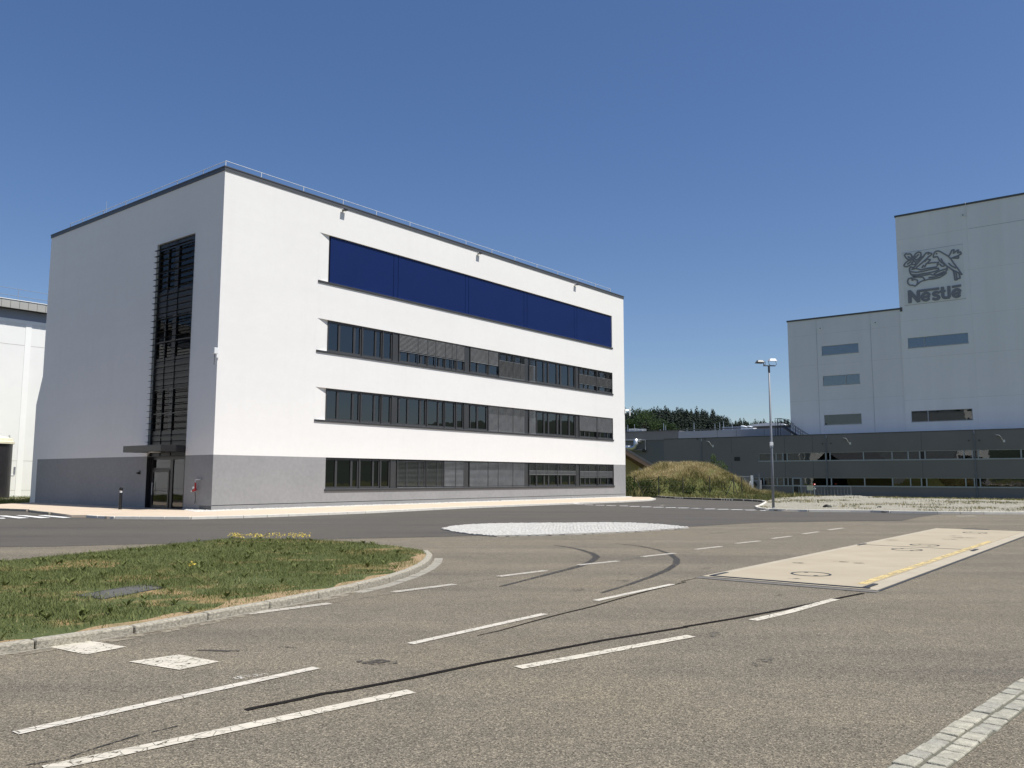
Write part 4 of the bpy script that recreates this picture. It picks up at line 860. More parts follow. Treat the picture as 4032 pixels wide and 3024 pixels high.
for (x, y), lb in (((zm(2440, 1560, .23508)(1535, 800)), 'curved white wall lamp on the dark factory above the grassy mound'), (zm(3000, 1350, .46655)(728, 828), 'curved white wall lamp on the dark factory right of the lamp post'), (zm(3000, 1350, .46655)(2022, 805), 'curved white wall lamp on the dark factory at the far right')):
    y_, z_ = DB(x, y); wp = D0+V*y_+np.array([0, 0, z_]); t_ = thing('wall_lamp', wp, lb, 'lamp', ANG, 'curved lamps on the dark factory front')
    obj('arm', MB().tube([(0, -.25, -.35), (-.25, -.2, -.3), (-.5, -.05, .0), (-.55, .1, .15)], .045, 8), 'galv', t_); obj('shade', MB().tube([(-.5, -.05, .05), (-.56, .2, .3), (-.56, .55, .38)], [.07, .14, .08], 10), 'lamp_grey', t_); obj('wall_plate', MB().box(-.05, .0, -.38, -.14, -.5, -.2), 'sign_plate', t_)
# silver ducts at the left
zt = zm(2440, 1560, .23508)
du = [DB(*zt(x, y), -1.2) for x, y in ((60, 862), (160, 862), (205, 872), (250, 855), (268, 800), (268, 715))]; t_ = thing('air_duct', D0+V*DB(*zt(268, 870), -1.2)[0]-U*1.2, 'bent shiny metal air duct against the dark factory wall', 'duct', ANG)
b0 = DB(*zt(268, 870), -1.2)[0]
obj('elbow', MB().tube([(0, y-b0, z) for y, z in du], .36, 14), 'galv', t_, smooth=True)
for k in (1, 4): obj('collar', MB().tube([(0, du[k][0]-b0-.06 if k == 1 else du[k][0]-b0, du[k][1]-(.06 if k == 4 else 0)), (0, du[k][0]-b0+(.06 if k == 1 else 0), du[k][1]+(.06 if k == 4 else 0))], .40, 14), 'galv', t_)
obj('wall_stub', MB().box(0, 1.25, du[5][0]-b0-.36, du[5][0]-b0+.36, du[5][1]-.5, du[5][1]), 'galv', t_)
pa = [DB(*zt(x, y), -.25) for x, y in ((190, 905), (410, 905), (428, 900), (428, 738), (300, 738), (100, 740))]; t_ = thing('drain_pipe', D0+V*pa[0][0], 'thin grey service pipe running round the dark factory wall', 'pipe', ANG)
obj('run', MB().tube([(-.25, y-pa[0][0], z) for y, z in pa], .12, 8), 'steel_pole', t_); obj('end_cap', MB().box(-.42, -.0, pa[1][0]-pa[0][0]-.25, pa[1][0]-pa[0][0]+.25, pa[1][1]-.3, pa[1][1]+.2), 'frame_black', t_)

# raised roof volumes behind
upv_ = thing('roof_block', D0+U*8, 'raised grey block on the roof of the dark factory', 'building', ANG)
ym = DB(2672, 1710, 8)[0]; yl_ = 84.; yr_ = 27.
obj('dark_part', MB().box(0, 30, ym, yl_, TD-.6, 9.62), 'factory_dark2', upv_); obj('band_part', MB().box(-.08, 30, yr_, ym-.003, TD-.6, 9.45), 'factory_band', upv_)
obj('coping', MB().box(-.12, .3, yr_, yl_, 9.621, 9.75), 'roof_dark', upv_)
for x in (2825, 2900, 3010): y_ = DB(x, 1710, 8)[0]; obj('panel_joint', MB().box(-.09, -.07, y_-.02, y_+.02, TD, 9.44), 'groove', upv_)
tb = thing('rear_roof_block', D0+U*22, 'brown low roof block behind the raised grey block', 'building', ANG)
ya, yb2 = DB(2843, 1690, 22)[0], DB(3125, 1690, 22)[0]; zt_ = DB(2850, 1681, 22)[1]; ym2 = DB(2935, 1690, 22)[0]
obj('grey_part', MB().box(0, 8, ym2, ya, 8, zt_), 'factory_band', tb); obj('brown_part', MB().box(.4, 20, yb2-4, ym2-.003, 8, DB(3040, 1675, 22)[1]), 'roof_brown', tb)
for (x, y), lb in ((zm(2860, 1580, .17179)(390, 600), 'white tilted roof skylight hood on the dark factory, left one'), (zm(2860, 1580, .17179)(535, 610), 'white tilted roof skylight hood on the dark factory, right one')):
    y_, z_ = DB(x, y, 12); t_ = thing('skylight_hood', D0+U*12+V*y_+np.array([0, 0, 9.45]), lb, 'skylight', ANG, 'white skylight hoods on the factory roof')
    k_ = z_-9.45; obj('hood', MB().prism([(-.2, -.7), (1.2, -.7), (1.2, .35), (-.2, .35)], -.0, lambda p: k_+.25+.35*p[1]), 'dome_white', t_); obj('upstand', MB().box(-.4, 1.4, -.8, .5, -.3, -.001), 'factory_band', t_)
y_, z_ = DB(*zm(2860, 1580, .17179)(980, 528), 26); t_ = thing('roof_dome', D0+U*26+V*y_+np.array([0, 0, z_-.35]), 'long white domed rooflight on the factory roof behind the lamp post', 'skylight', ANG)
dm = MB()
for k in range(13):
    a_ = math.pi*k/12; dm.v += [(-1, 3.3*math.cos(a_), .55*math.sin(a_)), (1, 3.3*math.cos(a_), .55*math.sin(a_))]
for k in range(12): dm.f.append((2*k, 2*k+1, 2*k+3, 2*k+2))
dm.f += [tuple(range(0, 26, 2)), tuple(range(25, 0, -2))]; obj('dome', dm, 'dome_white', t_); obj('base', MB().box(-1.1, 1.1, -3.4, 3.4, -1.2, -.002), 'factory_band', t_)
for (x, y), lb in ((zt(205, 585), 'white slatted roof vent on the dark factory, left one'), (zt(330, 590), 'white slatted roof vent on the dark factory, right one')):
    y_, z_ = DB(x, y, 14); t_ = thing('roof_vent', D0+U*14+V*y_+np.array([0, 0, 9.0]), lb, 'vent', ANG, 'slatted vents on the factory roof')
    obj('box', MB().box(.1, 1.3, -.75, .75, -.5, z_-9+.5), 'steel_pole', t_)
    for k in range(5): obj('slat', MB().box(.0, .09, -.7+k*.3, -.52+k*.3, z_-9-.35, z_-9+.45), 'lamp_white', t_)
    obj('side_box', MB().box(.2, 1.2, .76, 3.2, -.5, z_-9+.3), 'steel_pole', t_)
rods = [(136, 480, 570), (250, 470, 580), (738, 452, 585), (772, 490, 585), (1127, 540, 580), (1248, 435, 575), (1597, 460, 560), (1678, 440, 555), (1740, 418, 515), (1885, 440, 500), (680, 556, 590)]
ORD = 'first second third fourth fifth sixth seventh eighth ninth tenth eleventh'.split()
for i, (x, ya_, yb_) in enumerate(sorted(rods)):
    y0_, z0_ = DB(*zt(x, yb_), 13); _, z1_ = DB(*zt(x, ya_), 13); o = obj('lightning_rod', MB().tube([(0, 0, 0), (0, 0, z1_-9.0)], [.07, .035], 6), 'galv', label=ORD[i]+' thin lightning rod from the left on the dark factory roof', cat='rod', group='lightning rods on the factory roof'); o.location = tuple(D0+U*13+V*y0_+np.array([0, 0, 9.0]))
# roof stair between the two levels
zs = zm(2860, 1580, .17179); SO = 5.0
q = lambda x, y, o=SO: (lambda a: (a[0], a[1]))(DB(*zs(x, y), o))
bse = q(1150, 770); t_ = thing('roof_staircase', D0+U*SO+V*bse[0]+np.array([0, 0, TD-.4]), 'dark steel roof staircase with handrails beside the white tower', 'staircase', ANG)
L2 = lambda x, y, dx=0.: (dx, q(x, y)[0]-bse[0], q(x, y)[1]-(TD-.4))
obj('landing', MB().box(0, 1.0, L2(1280, 575)[1], L2(1110, 575)[1], L2(1200, 585)[2]-.05, L2(1200, 570)[2]+.05), 'frame_dark', t_)
for x in (1117, 1185):
    for dx in (.05, .95): obj('support_leg', MB().tube([(dx, L2(x, 600)[1], 0), (dx, L2(x, 600)[1], L2(x, 585)[2])], .045, 6), 'frame_dark', t_)
for dx in (0., 1.0):
    obj('stringer', MB().tube([L2(1275, 575, dx), L2(1570, 768, dx)], .11, 6), 'frame_dark', t_)
    obj('handrail', MB().tube([L2(1105, 398, dx), L2(1260, 392, dx), L2(1340, 440, dx), L2(1830, 755, dx)], .035, 6).tube([L2(1345, 405, dx), L2(1385, 410, dx), L2(1440, 480, dx), L2(1500, 515, dx)], .035, 6), 'frame_dark', t_)
    for (x, ya_, yb_) in ((1120, 400, 575), (1185, 398, 575), (1215, 398, 480), (1320, 430, 600), (1345, 405, 560), (1590, 595, 760), (1700, 670, 765), (1530, 560, 720)): obj('baluster', MB().tube([L2(x, ya_, dx), L2(x, yb_, dx)], .03, 6), 'frame_dark', t_)
    obj('mid_rail', MB().tube([L2(1110, 480, dx), L2(1300, 480, dx), L2(1720, 760, dx)], .025, 6), 'frame_dark', t_)
for k in range(9):
    f_ = k/8; a_ = L2(1275+f_*295, 575+f_*193); obj('tread', MB().box(0, 1.0, a_[1]-.12, a_[1]+.12, a_[2]-.02, a_[2]+.02), 'frame_dark', t_)

# ================================================================== WHITE TOWER
TO = 6.0; TW = lambda x, y: DB(x, y, TO)
tower = thing('factory_tower', D0+U*TO, 'tall stepped pale grey factory tower behind the dark wing', 'tower', ANG)
ys0, ys1 = TW(3552, 1400)[0], TW(3108, 1500)[0]; zt1, zt2 = 25.8, 39.43; yR = -26.
HOL = [(20.88, 26.25, 20.14, 21.5), (20.87, 26.24, 15.5, 16.93), (20.88, 26.27, 9.58, 11.05)]; HOR = [(6.38, 14.06, 20.08, 21.5), (6.39, 14.10, 9.55, 11.05)]
obj('low_wall', wall_with_holes(ys0, ys1, TD-.6, zt1, HOL, dpt, .22), 'tower_white', tower)
obj('high_wall', wall_with_holes(yR, ys0-.002, TD-.6, zt2, HOR, lambda s, d, z: (d-.06, s, z), .22), 'tower_white_b', tower)
obj('flank', MB().quad((0, ys1, TD-.6), (0, ys1, zt1), (24, ys1, zt1), (24, ys1, TD-.6)).quad((-.06, ys0, zt1), (-.06, ys0, zt2), (24, ys0, zt2), (24, ys0, zt1)), 'tower_white', tower)
obj('low_roof', MB().box(.3, 24, ys0, ys1-.02, zt1-.4, zt1-.1), 'roof_dark', tower); obj('high_roof', MB().box(.3, 24, yR, ys0-.02, zt2-.4, zt2-.1), 'roof_dark', tower)
obj('low_coping', MB().box(-.10, .4, ys0-.25, ys1+.10, zt1-.02, zt1+.22), 'coping', tower); obj('high_coping', MB().box(-.16, .4, yR, ys0+.10, zt2-.02, zt2+.24), 'coping', tower)
obj('coping_end', MB().box(-.14, -.1, ys0-.35, ys0-.05, zt1-.35, zt1+.25), 'coping', tower)
obj('core', MB().box(4, 23, yR, ys1-.1, TD, zt1-.5), 'interior_light', tower)
for i, (a, b, c, d) in enumerate(HOL+HOR):
    xo = -.06 if i > 2 else 0.; fm = MB(); fm.box(xo-.04, xo+.2, a-.04, b+.04, c-.1, c); fm.box(xo+.08, xo+.2, a, b, d-.05, d); fm.box(xo+.081, xo+.2, a, a+.05, c, d-.05); fm.box(xo+.081, xo+.2, b-.05, b, c, d-.05)
    ml = {0: [], 1: [.37], 2: [], 3: [.72], 4: [.72]}[i]
    for m_ in ml: fm.box(xo+.05, xo+.19, a+(b-a)*m_-.06, a+(b-a)*m_+.06, c, d-.05)
    w_ = obj('window', fm, 'factory_sill' if i else 'factory_sill', tower); ed = [a+.05]+[a+(b-a)*m_ for m_ in ml]+[b-.05]
    for k in range(len(ed)-1): obj('pane', MB().box(xo+.13, xo+.15, ed[k], ed[k+1], c, d-.05), 'glass_sky' if i in (0, 1, 3) else 'glass', w_)
for (x, lo_, hi_) in ((3218, TD, zt1), (3432, TD, zt1)): y_ = TW(x, 1400)[0]; obj('conductor_strip', MB().box(-.02, .0, y_-.02, y_+.02, lo_, hi_), 'factory_sill', tower); obj('conductor_end', MB().tube([(-.06, y_, zt1-1.6), (-.06, y_, zt1+.4)], .035, 6), 'lamp_white', tower)
y_ = TW(3803, 820)[0]; obj('conductor_strip', MB().box(-.085, -.06, y_-.02, y_+.02, TD, zt2), 'sign_plate', tower); obj('conductor_end', MB().tube([(-.14, y_, zt2-1.8), (-.14, y_, zt2+.4)], .04, 6), 'lamp_white', tower)
zq = zm(3100, 700, .42192)
for (x, y) in ((1640, 350), (822, 1352), (308, 1405)):
    y_, z_ = TW(*zq(x, y)); xo = -.06 if y < 1000 else 0.; obj('bird_box', MB().box(xo-.05, xo, y_-.35, y_+.35, z_-.25, z_+.25), 'sign_plate', tower); obj('spout_hole', MB().tube([(xo-.04, y_, z_), (xo-.08, y_, z_)], .08, 8), 'black_plastic', tower)
yc, zc_ = TW(*zq(1690, 478)); obj('panel_seam', MB().box(-.068, -.05, yR, yc, zc_-.02, zc_+.02), 'factory_sill', tower)
for z in (12.6, 18.6, 24.0, 30.2, 36.0): obj('panel_seam', MB().box(-.068, -.05, yR, ys0-.01, z-.012, z+.012), 'tower_seam', tower)
for z in (13.3, 18.7, 23.4): obj('panel_seam', MB().box(-.008, .01, ys0+.01, ys1, z-.012, z+.012), 'tower_seam', tower)
# sign: plate, emblem strokes and lettering
zg = zm(3540, 940, .16873); SX = -.06
lg = [TW(*zg(x, y)) for x, y in ((70, 350), (1485, 130), (1545, 1400), (150, 1555))]
y0_, y1_ = 6.42, 14.2; z0_, z1_ = 26.27, 33.92
sign = thing('company_sign', D0+U*(TO+SX)+V*((y0_+y1_)/2)+np.array([0, 0, z0_]), 'square pale sign plate with bird nest emblem and company lettering high on the tower', 'sign', ANG)
yc_ = (y0_+y1_)/2
obj('plate', MB().box(-.05, 0, y0_-yc_, y1_-yc_, 0, z1_-z0_), 'sign_plate', sign)
H_ = z1_-z0_
for bx in ((y0_-yc_-.04, y1_-yc_+.04, -.05, 0.), (y0_-yc_-.04, y1_-yc_+.04, H_, H_+.05)): obj('plate_edge', MB().box(-.052, 0, *bx), 'factory_sill', sign)
def SP(x, y):
    a, b = TW(*zg(x, y)); return (a-yc_, b-z0_)
def stroke(mb, pts, wd, x0=-.052, x1=-.13, closed=False):
    P_ = [np.array(SP(*p)) for p in pts]; k = len(P_)
    for i in range(k-1):
        a, b = P_[i], P_[i+1]; d = b-a; L = np.hypot(*d)
        if L < 1e-6: continue
        d = d/L; n_ = np.array([-d[1], d[0]])*wd/2; a2 = a-d*wd*.22; b2 = b+d*wd*.22; c_ = [a2-n_*.75, a-n_, b-n_, b2-n_*.75, b2+n_*.75, b+n_, a+n_, a2+n_*.75]; j = len(mb.v); e = .001*(i % 5)
        mb.v += [(x0, *p) for p in c_]+[(x1-e, *p) for p in c_]; m_ = len(c_)
        mb.f.append(tuple(range(j+m_, j+2*m_))); mb.f += [(j+r_, j+(r_+1) % m_, j+m_+(r_+1) % m_, j+m_+r_) for r_ in range(m_)]
def ell(cx, cy, rx, ry, a0_, a1_, k=14, sl=-.11): return [(cx+rx*math.cos(R(a0_+(a1_-a0_)*i/k)), cy-ry*math.sin(R(a0_+(a1_-a0_)*i/k))+sl*rx*math.cos(R(a0_+(a1_-a0_)*i/k))) for i in range(k+1)]
EM = {'leaf_spray': [[(130, 390), (165, 355), (215, 365), (265, 355), (295, 380), (305, 430), (330, 460), (300, 490), (250, 490), (205, 485), (165, 450), (145, 415), (130, 390)], [(215, 420), (250, 445), (290, 460)],
        [(375, 440), (370, 385), (400, 345), (460, 315), (510, 325), (522, 375), (500, 435), (450, 480), (400, 500), (375, 470), (375, 440)], [(400, 440), (440, 390), (465, 375)],
        [(325, 500), (280, 500), (210, 525), (150, 575), (120, 620), (130, 650), (180, 660), (230, 640), (290, 605), (320, 560), (340, 520)], [(200, 600), (245, 565), (290, 540)], [(330, 410), (350, 450), (340, 500), (390, 560), (400, 590)]],
      'young_birds': [[(345, 680), (400, 620), (470, 540), (560, 440), (600, 380), (640, 335), (700, 325), (740, 345), (765, 345), (765, 375), (735, 400), (700, 420), (640, 480), (560, 550), (480, 620), (410, 675)], [(390, 560), (470, 490), (560, 420)], [(680, 362), (695, 368)], [(540, 680), (580, 620)], [(600, 670), (640, 590), (690, 550), (740, 495), (700, 490), (660, 480), (600, 540)], [(670, 580), (780, 565), (930, 555)]],
      'parent_bird': [[(810, 440), (805, 400), (825, 340), (860, 300), (920, 290), (980, 310), (1060, 360), (1150, 410), (1210, 470), (1270, 560), (1330, 640), (1390, 720), (1430, 780), (1475, 840), (1410, 815), (1330, 765), (1260, 740), (1180, 680), (1080, 620), (1000, 560), (950, 520), (930, 470), (900, 425), (850, 430), (810, 440)], [(875, 352), (890, 360)], [(985, 470), (1020, 540), (1100, 620)], [(1160, 575), (1230, 640), (1330, 690)],
        [(1270, 745), (1290, 830), (1310, 970), (1360, 960), (1380, 935), (1430, 925), (1410, 830), (1400, 790)], [(1330, 780), (1345, 850), (1355, 940)]],
      'wing': [[(1165, 410), (1205, 350), (1235, 275), (1290, 260), (1275, 350), (1320, 310), (1370, 270), (1395, 270), (1370, 340), (1440, 310), (1455, 360), (1390, 395), (1300, 430), (1210, 470)], [(1250, 455), (1390, 460), (1395, 415), (1330, 420)]],
      'nest': [[(345, 690), (280, 660), (250, 690), (250, 760), (280, 830), (330, 880), (420, 900), (540, 900)], [(300, 720), (400, 700), (520, 730), (640, 700), (760, 680), (880, 660)], [(900, 640), (900, 590), (960, 600), (1000, 650), (1060, 640)], [(310, 610), (370, 605), (390, 625)], [(270, 770), (400, 790), (540, 770), (660, 740), (800, 710), (930, 690)], [(290, 840), (420, 850), (560, 820), (690, 800), (840, 770), (940, 720)], [(350, 880), (500, 870), (640, 850), (740, 830)], [(820, 830), (900, 780), (1000, 740), (1120, 700)], [(740, 830), (780, 850), (880, 850), (1000, 800), (1060, 770)], [(700, 910), (820, 900), (950, 860), (1080, 800), (1130, 720), (1120, 680)], [(590, 980), (700, 950), (820, 940), (950, 910), (1050, 850), (1110, 800)], [(470, 900), (560, 900), (600, 950), (590, 980)]],
      'branch': [[(300, 920), (230, 935), (205, 990), (215, 1050), (260, 1090), (330, 1090), (380, 1110), (440, 1070), (500, 1010), (590, 975)], [(310, 930), (310, 975), (370, 950), (430, 970), (440, 1020), (420, 1080)], [(330, 915), (420, 900)]]}
for nm, Ls in EM.items():
    mb = MB()
    for L in Ls: stroke(mb, L, .185)
    obj('emblem_'+nm, mb, 'sign_grey', sign)
px2m = .16873/ (FPX/113.)
LT = [('letter_n', [([(250, 1225), (263, 1490)], 72), ([(270, 1250), (460, 1465)], 74), ([(452, 1235), (462, 1470)], 68), ([(440, 1228), (930, 1165)], 50)]),
      ('letter_e', [(ell(632, 1356, 90, 84, -38, -335, 18), 58), ([(560, 1368), (715, 1346)], 52)]),
      ('letter_s', [([(935, 1265), (900, 1250), (850, 1252), (810, 1275), (805, 1305), (835, 1325), (890, 1330), (930, 1350), (940, 1385), (905, 1412), (850, 1418), (795, 1402)], 56)]),
      ('letter_t', [([(1017, 1140), (1028, 1340), (1050, 1378), (1100, 1382)], 62), ([(965, 1238), (1080, 1222)], 50)]),
      ('letter_l', [([(1165, 1120), (1176, 1360)], 62), ([(1090, 1382), (1180, 1372)], 56)]),
      ('letter_e_acute', [(ell(1350, 1272, 90, 84, -38, -335, 18), 58), ([(1280, 1284), (1430, 1262)], 52), ([(1250, 1128), (1440, 1095)], 48)])]
for nm, Ls in LT:
    mb = MB()
    for i, (L, wd) in enumerate(Ls): stroke(mb, L, wd*px2m*1.16, x1=-.14-.006*i)
    obj(nm, mb, 'sign_grey', sign)

# ================================================================== LAMP POST
lp = G(3045.6, 2001.9, .085); post = thing('lamp_post', lp, 'tall grey lamp post with two floodlights standing on the gravel', 'lamp post')
ph = 7.34; obj('pole', MB().tube([(0, 0, -.1), (0, 0, 2.4), (0, 0, ph)], [.07, .064, .044], 16), 'steel_pole', post, smooth=True)
obj('base_collar', MB().lathe([(.09, -.08), (.09, .03), (.07, .05)], 16), 'steel_pole', post)
obj('pole_cap', MB().tube([(0, 0, ph-.32), (0, 0, ph+.03)], .055, 12), 'frame_dark', post)
ba, bb = np.array([-.33, -.16, ph+.02]), np.array([.38, .18, ph+.06]); obj('cross_arm', MB().tube([ba, bb], .03, 8), 'frame_dark', post)
def flood(cx, cy, cz, yaw_, pit, mat, name='floodlight_head'):
    mb = MB(); pr = [(-.23, -.17, -.0), (.23, -.17, .0), (.23, .17, 0), (-.23, .17, 0), (-.15, -.09, .13), (.17, -.09, .13), (.17, .13, .13), (-.15, .13, .13)]
    pr = [(a_*.85, b_*.85, c_*.85) for a_, b_, c_ in pr]; mb.v = pr; mb.f = [(0, 3, 2, 1), (4, 5, 6, 7), (0, 1, 5, 4), (1, 2, 6, 5), (2, 3, 7, 6), (3, 0, 4, 7)]; mb.box(-.21, .21, -.16, .16, -.03, -.001)
    o = obj(name, mb, mat, post, bevel=.008); o.location = (cx, cy, cz); o.rotation_euler = (pit, 0, yaw_)
    l_ = obj('lens', MB().box(-.18, .18, -.13, .13, -.037, -.031), 'glass_dark', o); return o
flood(-.50, -.10, ph+.20, R(15), R(-4), 'lamp_grey'); flood(.22, .10, ph+.32, R(4), R(8), 'lamp_white')
obj('yoke', MB().tube([(-.25, -.13, ph+.02), (-.38, -.12, ph+.22)], .025, 6).tube([(-.22, -.1, ph+.04), (-.22, -.1, ph+.24), (-.3, -.1, ph+.3)], .012, 6), 'frame_dark', post)
obj('yoke', MB().tube([(.02, .1, ph+.28), (.03, .05, ph+.12), (.1, .05, ph+.05)], .017, 6).tube([(.40, .15, ph+.3), (.46, .18, ph+.14), (.38, .18, ph+.06)], .014, 6), 'frame_dark', post)
zk = (lambda p: p[2])(onplane(3038, 1749, lp, np.array([0, 1., 0]))); obj('junction_box', MB().box(-.11, .06, -.13, -.03, zk-lp[2]-.08, zk-lp[2]+.10), 'lamp_white', post, bevel=.008); obj('strap', MB().tube([(0, 0, zk-lp[2]-.16), (0, 0, zk-lp[2]-.11)], .085, 10), 'galv', post)

# ================================================================== MOUND, FENCE, HOUSE
mc = G(2700, 1940)[:2]; md = 74.; mx0, mx1 = (2480-2016)/FPX*md, (2945-2016)/FPX*md
prof_px = [(2485, 1905), (2520, 1870), (2570, 1845), (2620, 1829), (2700, 1822), (2790, 1822), (2840, 1838), (2880, 1860), (2905, 1885), (2935, 1925), (2960, 1945)]
def sky_z(x):
    px = 2016+x/md*FPX; py = np.interp(px, [p[0] for p in prof_px], [p[1] for p in prof_px]); d = ray(px, py); return CH+d[2]/d[1]*(md+2.5)
def mz(x, y):
    k = (y-(md+2.5))/6.2; e = max(0, 1-abs(k)**2.2); zz = sky_z(x)*(e**.7) if e > 0 else 0
    if x < mx0-.5 or x > mx1+.5: zz = 0
    return max(zz, -.3)
mb = MB(); gx = np.linspace(mx0-2, mx1+2, 46); gy = np.linspace(md-5, md+10, 30)
for y in gy:
    for x in gx:
        z = mz(x, y)*.9; mb.v.append((x, y, z-.03+(.14*math.sin(x*2.1)*math.sin(y*1.7)+.10*math.sin(x*4.7+1)*math.sin(y*3.1) if z > .3 else 0)))
for j in range(len(gy)-1):
    for i in range(len(gx)-1): a = j*len(gx)+i; mb.f.append((a, a+1, a+1+len(gx), a+len(gx)))
mound = obj('mound', mb, 'field', kind='structure', smooth=True)
n = 60000; Q = np.stack([rng.uniform(mx0-1.5, mx1+2.5, n), rng.uniform(md-4.2, md+6, n)], 1); zz = np.array([mz(a, b) for a, b in Q])*.9
green = np.clip(1-zz/1.5, 0, 1)*np.clip(1.2-(Q[:, 0]-mx0)/9.5, .15, 1); frt = np.clip((md-1-Q[:, 1])/2, 0, 1)
hg = rng.uniform(.15, .55, n)*(1-.45*frt)*(.45+1.1*vnoise(Q, .8, 35)); tint = np.clip(rng.normal(.70, .20, n)-.60*green-.30*frt+.55*(vnoise(Q, .9, 31)-.5)+.3*(vnoise(Q, 2.4, 33)-.5)-.05*(1-np.clip(zz, 0, 1)), 0, 1)
vv, ff, tt = blades(np.column_stack([Q, zz-.05]), hg, rng.uniform(.018, .04, n), rng.uniform(.2, 1.1, n), tint); npmesh('mound_grass', vv, ff, 'wild_grass', tt, mound, kind='stuff')
# verge of wild grass round bay, gravel and factory foot
def verge(name, poly, n, h0, h1, base, label, mean=.42):
    pl = np.array(poly); lo_, hi_ = pl.min(0), pl.max(0); Q = np.stack([rng.uniform(lo_[0], hi_[0], n), rng.uniform(lo_[1], hi_[1], n)], 1); Q = Q[inside(Q, poly)]; m_ = len(Q)
    zz = np.array([gz(a, b) for a, b in Q])+base; vv, ff, tt = blades(np.column_stack([Q, zz]), rng.uniform(h0, h1, m_)*(.5+vnoise(Q, .6, 41)), rng.uniform(.02, .045, m_), rng.uniform(.2, 1., m_), np.clip(rng.normal(mean, .2, m_)+.35*(vnoise(Q, .35, 44)-.5), 0, 1)); npmesh(name, vv, ff, 'wild_grass', tt, label=label, cat='grass', kind='stuff')
verge('verge_grass', [tuple(p) for p in [bay[0]+np.array([-2.2, .2])]+bay+[G(*zc(560, 830))[:2], G(*zc(640, 795))[:2], G(*zc(1300, 752))[:2]]]+[(28, 80), (4, 80), (8.2, 68)], 26000, .12, .42, -.02, 'wild grass verge behind the parking bay kerb', .33)
verge('rim_grass', [tuple(p+np.array([-.3, -.5])) for p in gb[::-1]]+[(62, 52), (58, 66), (44, 74), (28, 80)], 30000, .06, .24, -.02, 'dry grass strip along the far edge of the gravel field', .5)
verge('corner_grass', [(9.6, 66.6), (11.6, 71), (12.6, 74), (9, 78), (7.5, 70)], 2600, .25, .9, -.02, 'tall weeds beside the far office corner', .3)
# sapling on the mound
def leaf_cloud(n, cen, rad, size, seedz=0, tint0=.6):
    d = rng.normal(0, 1, (n, 3)); d /= np.linalg.norm(d, axis=1)[:, None]; rr = rng.uniform(.35, 1, n)**.6; p = cen+d*np.array(rad)*rr[:, None]
    a = rng.normal(0, 1, (n, 3)); a /= np.linalg.norm(a, axis=1)[:, None]; b = np.cross(a, rng.normal(0, 1, (n, 3))); b /= np.linalg.norm(b, axis=1)[:, None]; s = (rng.uniform(.6, 1.2, n)*size)[:, None]
    v = np.stack([p-a*s, p+b*s*.5, p+a*s, p-b*s*.5], 1).reshape(-1, 3); f = np.arange(n*4).reshape(-1, 4); t_ = np.repeat(np.clip(rng.normal(tint0, .2, n)+.1*d[:, 2], 0, 1), 4); return v, f, t_
sx = (zb(1610, 200)[0]-2016)/FPX*(md+2); sz = sky_z(sx)*.9; t_ = thing('sapling', (sx, md+2, sz-.1), 'young leafy sapling growing on top of the grassy mound', 'tree')
obj('trunk', MB().tube([(-.35, 0, 0), (-.2, 0, .6), (-.25, 0, 1.4)], [.03, .022, .01], 6).tube([(.1, 0, 0), (.3, .05, .5), (.5, .1, .85)], [.025, .018, .008], 6), 'bark', t_)
cl = [leaf_cloud(260, np.array([-.28, 0, 1.0]), (.3, .3, .55), .06), leaf_cloud(260, np.array([.35, .0, .55]), (.45, .4, .45), .06), leaf_cloud(120, np.array([.75, 0, .25]), (.3, .3, .3), .06)]
o_ = 0; V_, F_, T_ = [], [], []
for v, f, tq in cl: V_.append(v); F_.append(f+o_); T_.append(tq); o_ += len(v)
npmesh('crown', np.concatenate(V_), np.concatenate(F_), 'shrub', np.concatenate(T_), t_)
# bushes at the foot of the mound
for (x, y, r_, h_), lb in (((2590, 1900, 2.0, 1.25), 'dark green bush at the foot of the mound, left of the fence post'), ((2720, 1915, 1.3, .7), 'low dark bush at the foot of the mound near its middle'), ((2475, 1915, .7, 1.3), 'tall weedy bush beside the far office corner')):
    d_ = md-3.2 if x > 2480 else 70.; bx = (x-2016)/FPX*d_; t_ = thing('bush', (bx, d_, 0.), lb, 'bush', 0, 'bushes at the foot of the mound')
    obj('stems', MB().tube([(0, 0, -.1), (.1, 0, h_*.7)], .03, 5).tube([(.1, 0, -.1), (-.3, .1, h_*.8)], .025, 5), 'bark', t_)
    v, f, tq = leaf_cloud(1100, np.array([0, .2, h_*.65]), (r_, .8, h_*.8), .08, tint0=.12); npmesh('crown', v, f, 'shrub', tq, t_)
# fence posts with wire
fd = 70.2; FX = lambda px, d=fd: (px-2016)/FPX*d
fence = thing('wire_fence', (FX(2700), fd, 0), 'thin wire mesh fence on steel posts in front of the mound', 'fence')
fpx = [2497, 2590, 2685, 2790, 2883, 2915]
for px in fpx: x = FX(px)-FX(2700); obj('post', MB().tube([(x, 0, -.2), (x, 0, 1.72)], .032, 6), 'frame_dark', fence)
for (xa, za_, xb, zb_) in ((zb(265, 480)[0], 1.55, zb(395, 645)[0], .05), (zb(1875, 480)[0], 1.5, zb(1740, 670)[0], .0), (zb(1890, 520)[0], 1.3, zb(1960, 670)[0], 0.)): obj('brace', MB().tube([(FX(xa)-FX(2700), 0, za_), (FX(xb)-FX(2700), -.05, zb_)], .026, 6), 'frame_dark', fence)
wm = MB()
for z in np.arange(.1, 1.7, .4): wm.tube([(FX(2497)-FX(2700), 0, z), (FX(2915)-FX(2700), 0, z)], .0025, 4, False)
obj('wires', wm, 'frame_dark', fence)
gt = thing('fence_gate', (FX(2950, 73), 73, 0), 'galvanised gate post and leaf with pale brace right of the mound', 'gate')
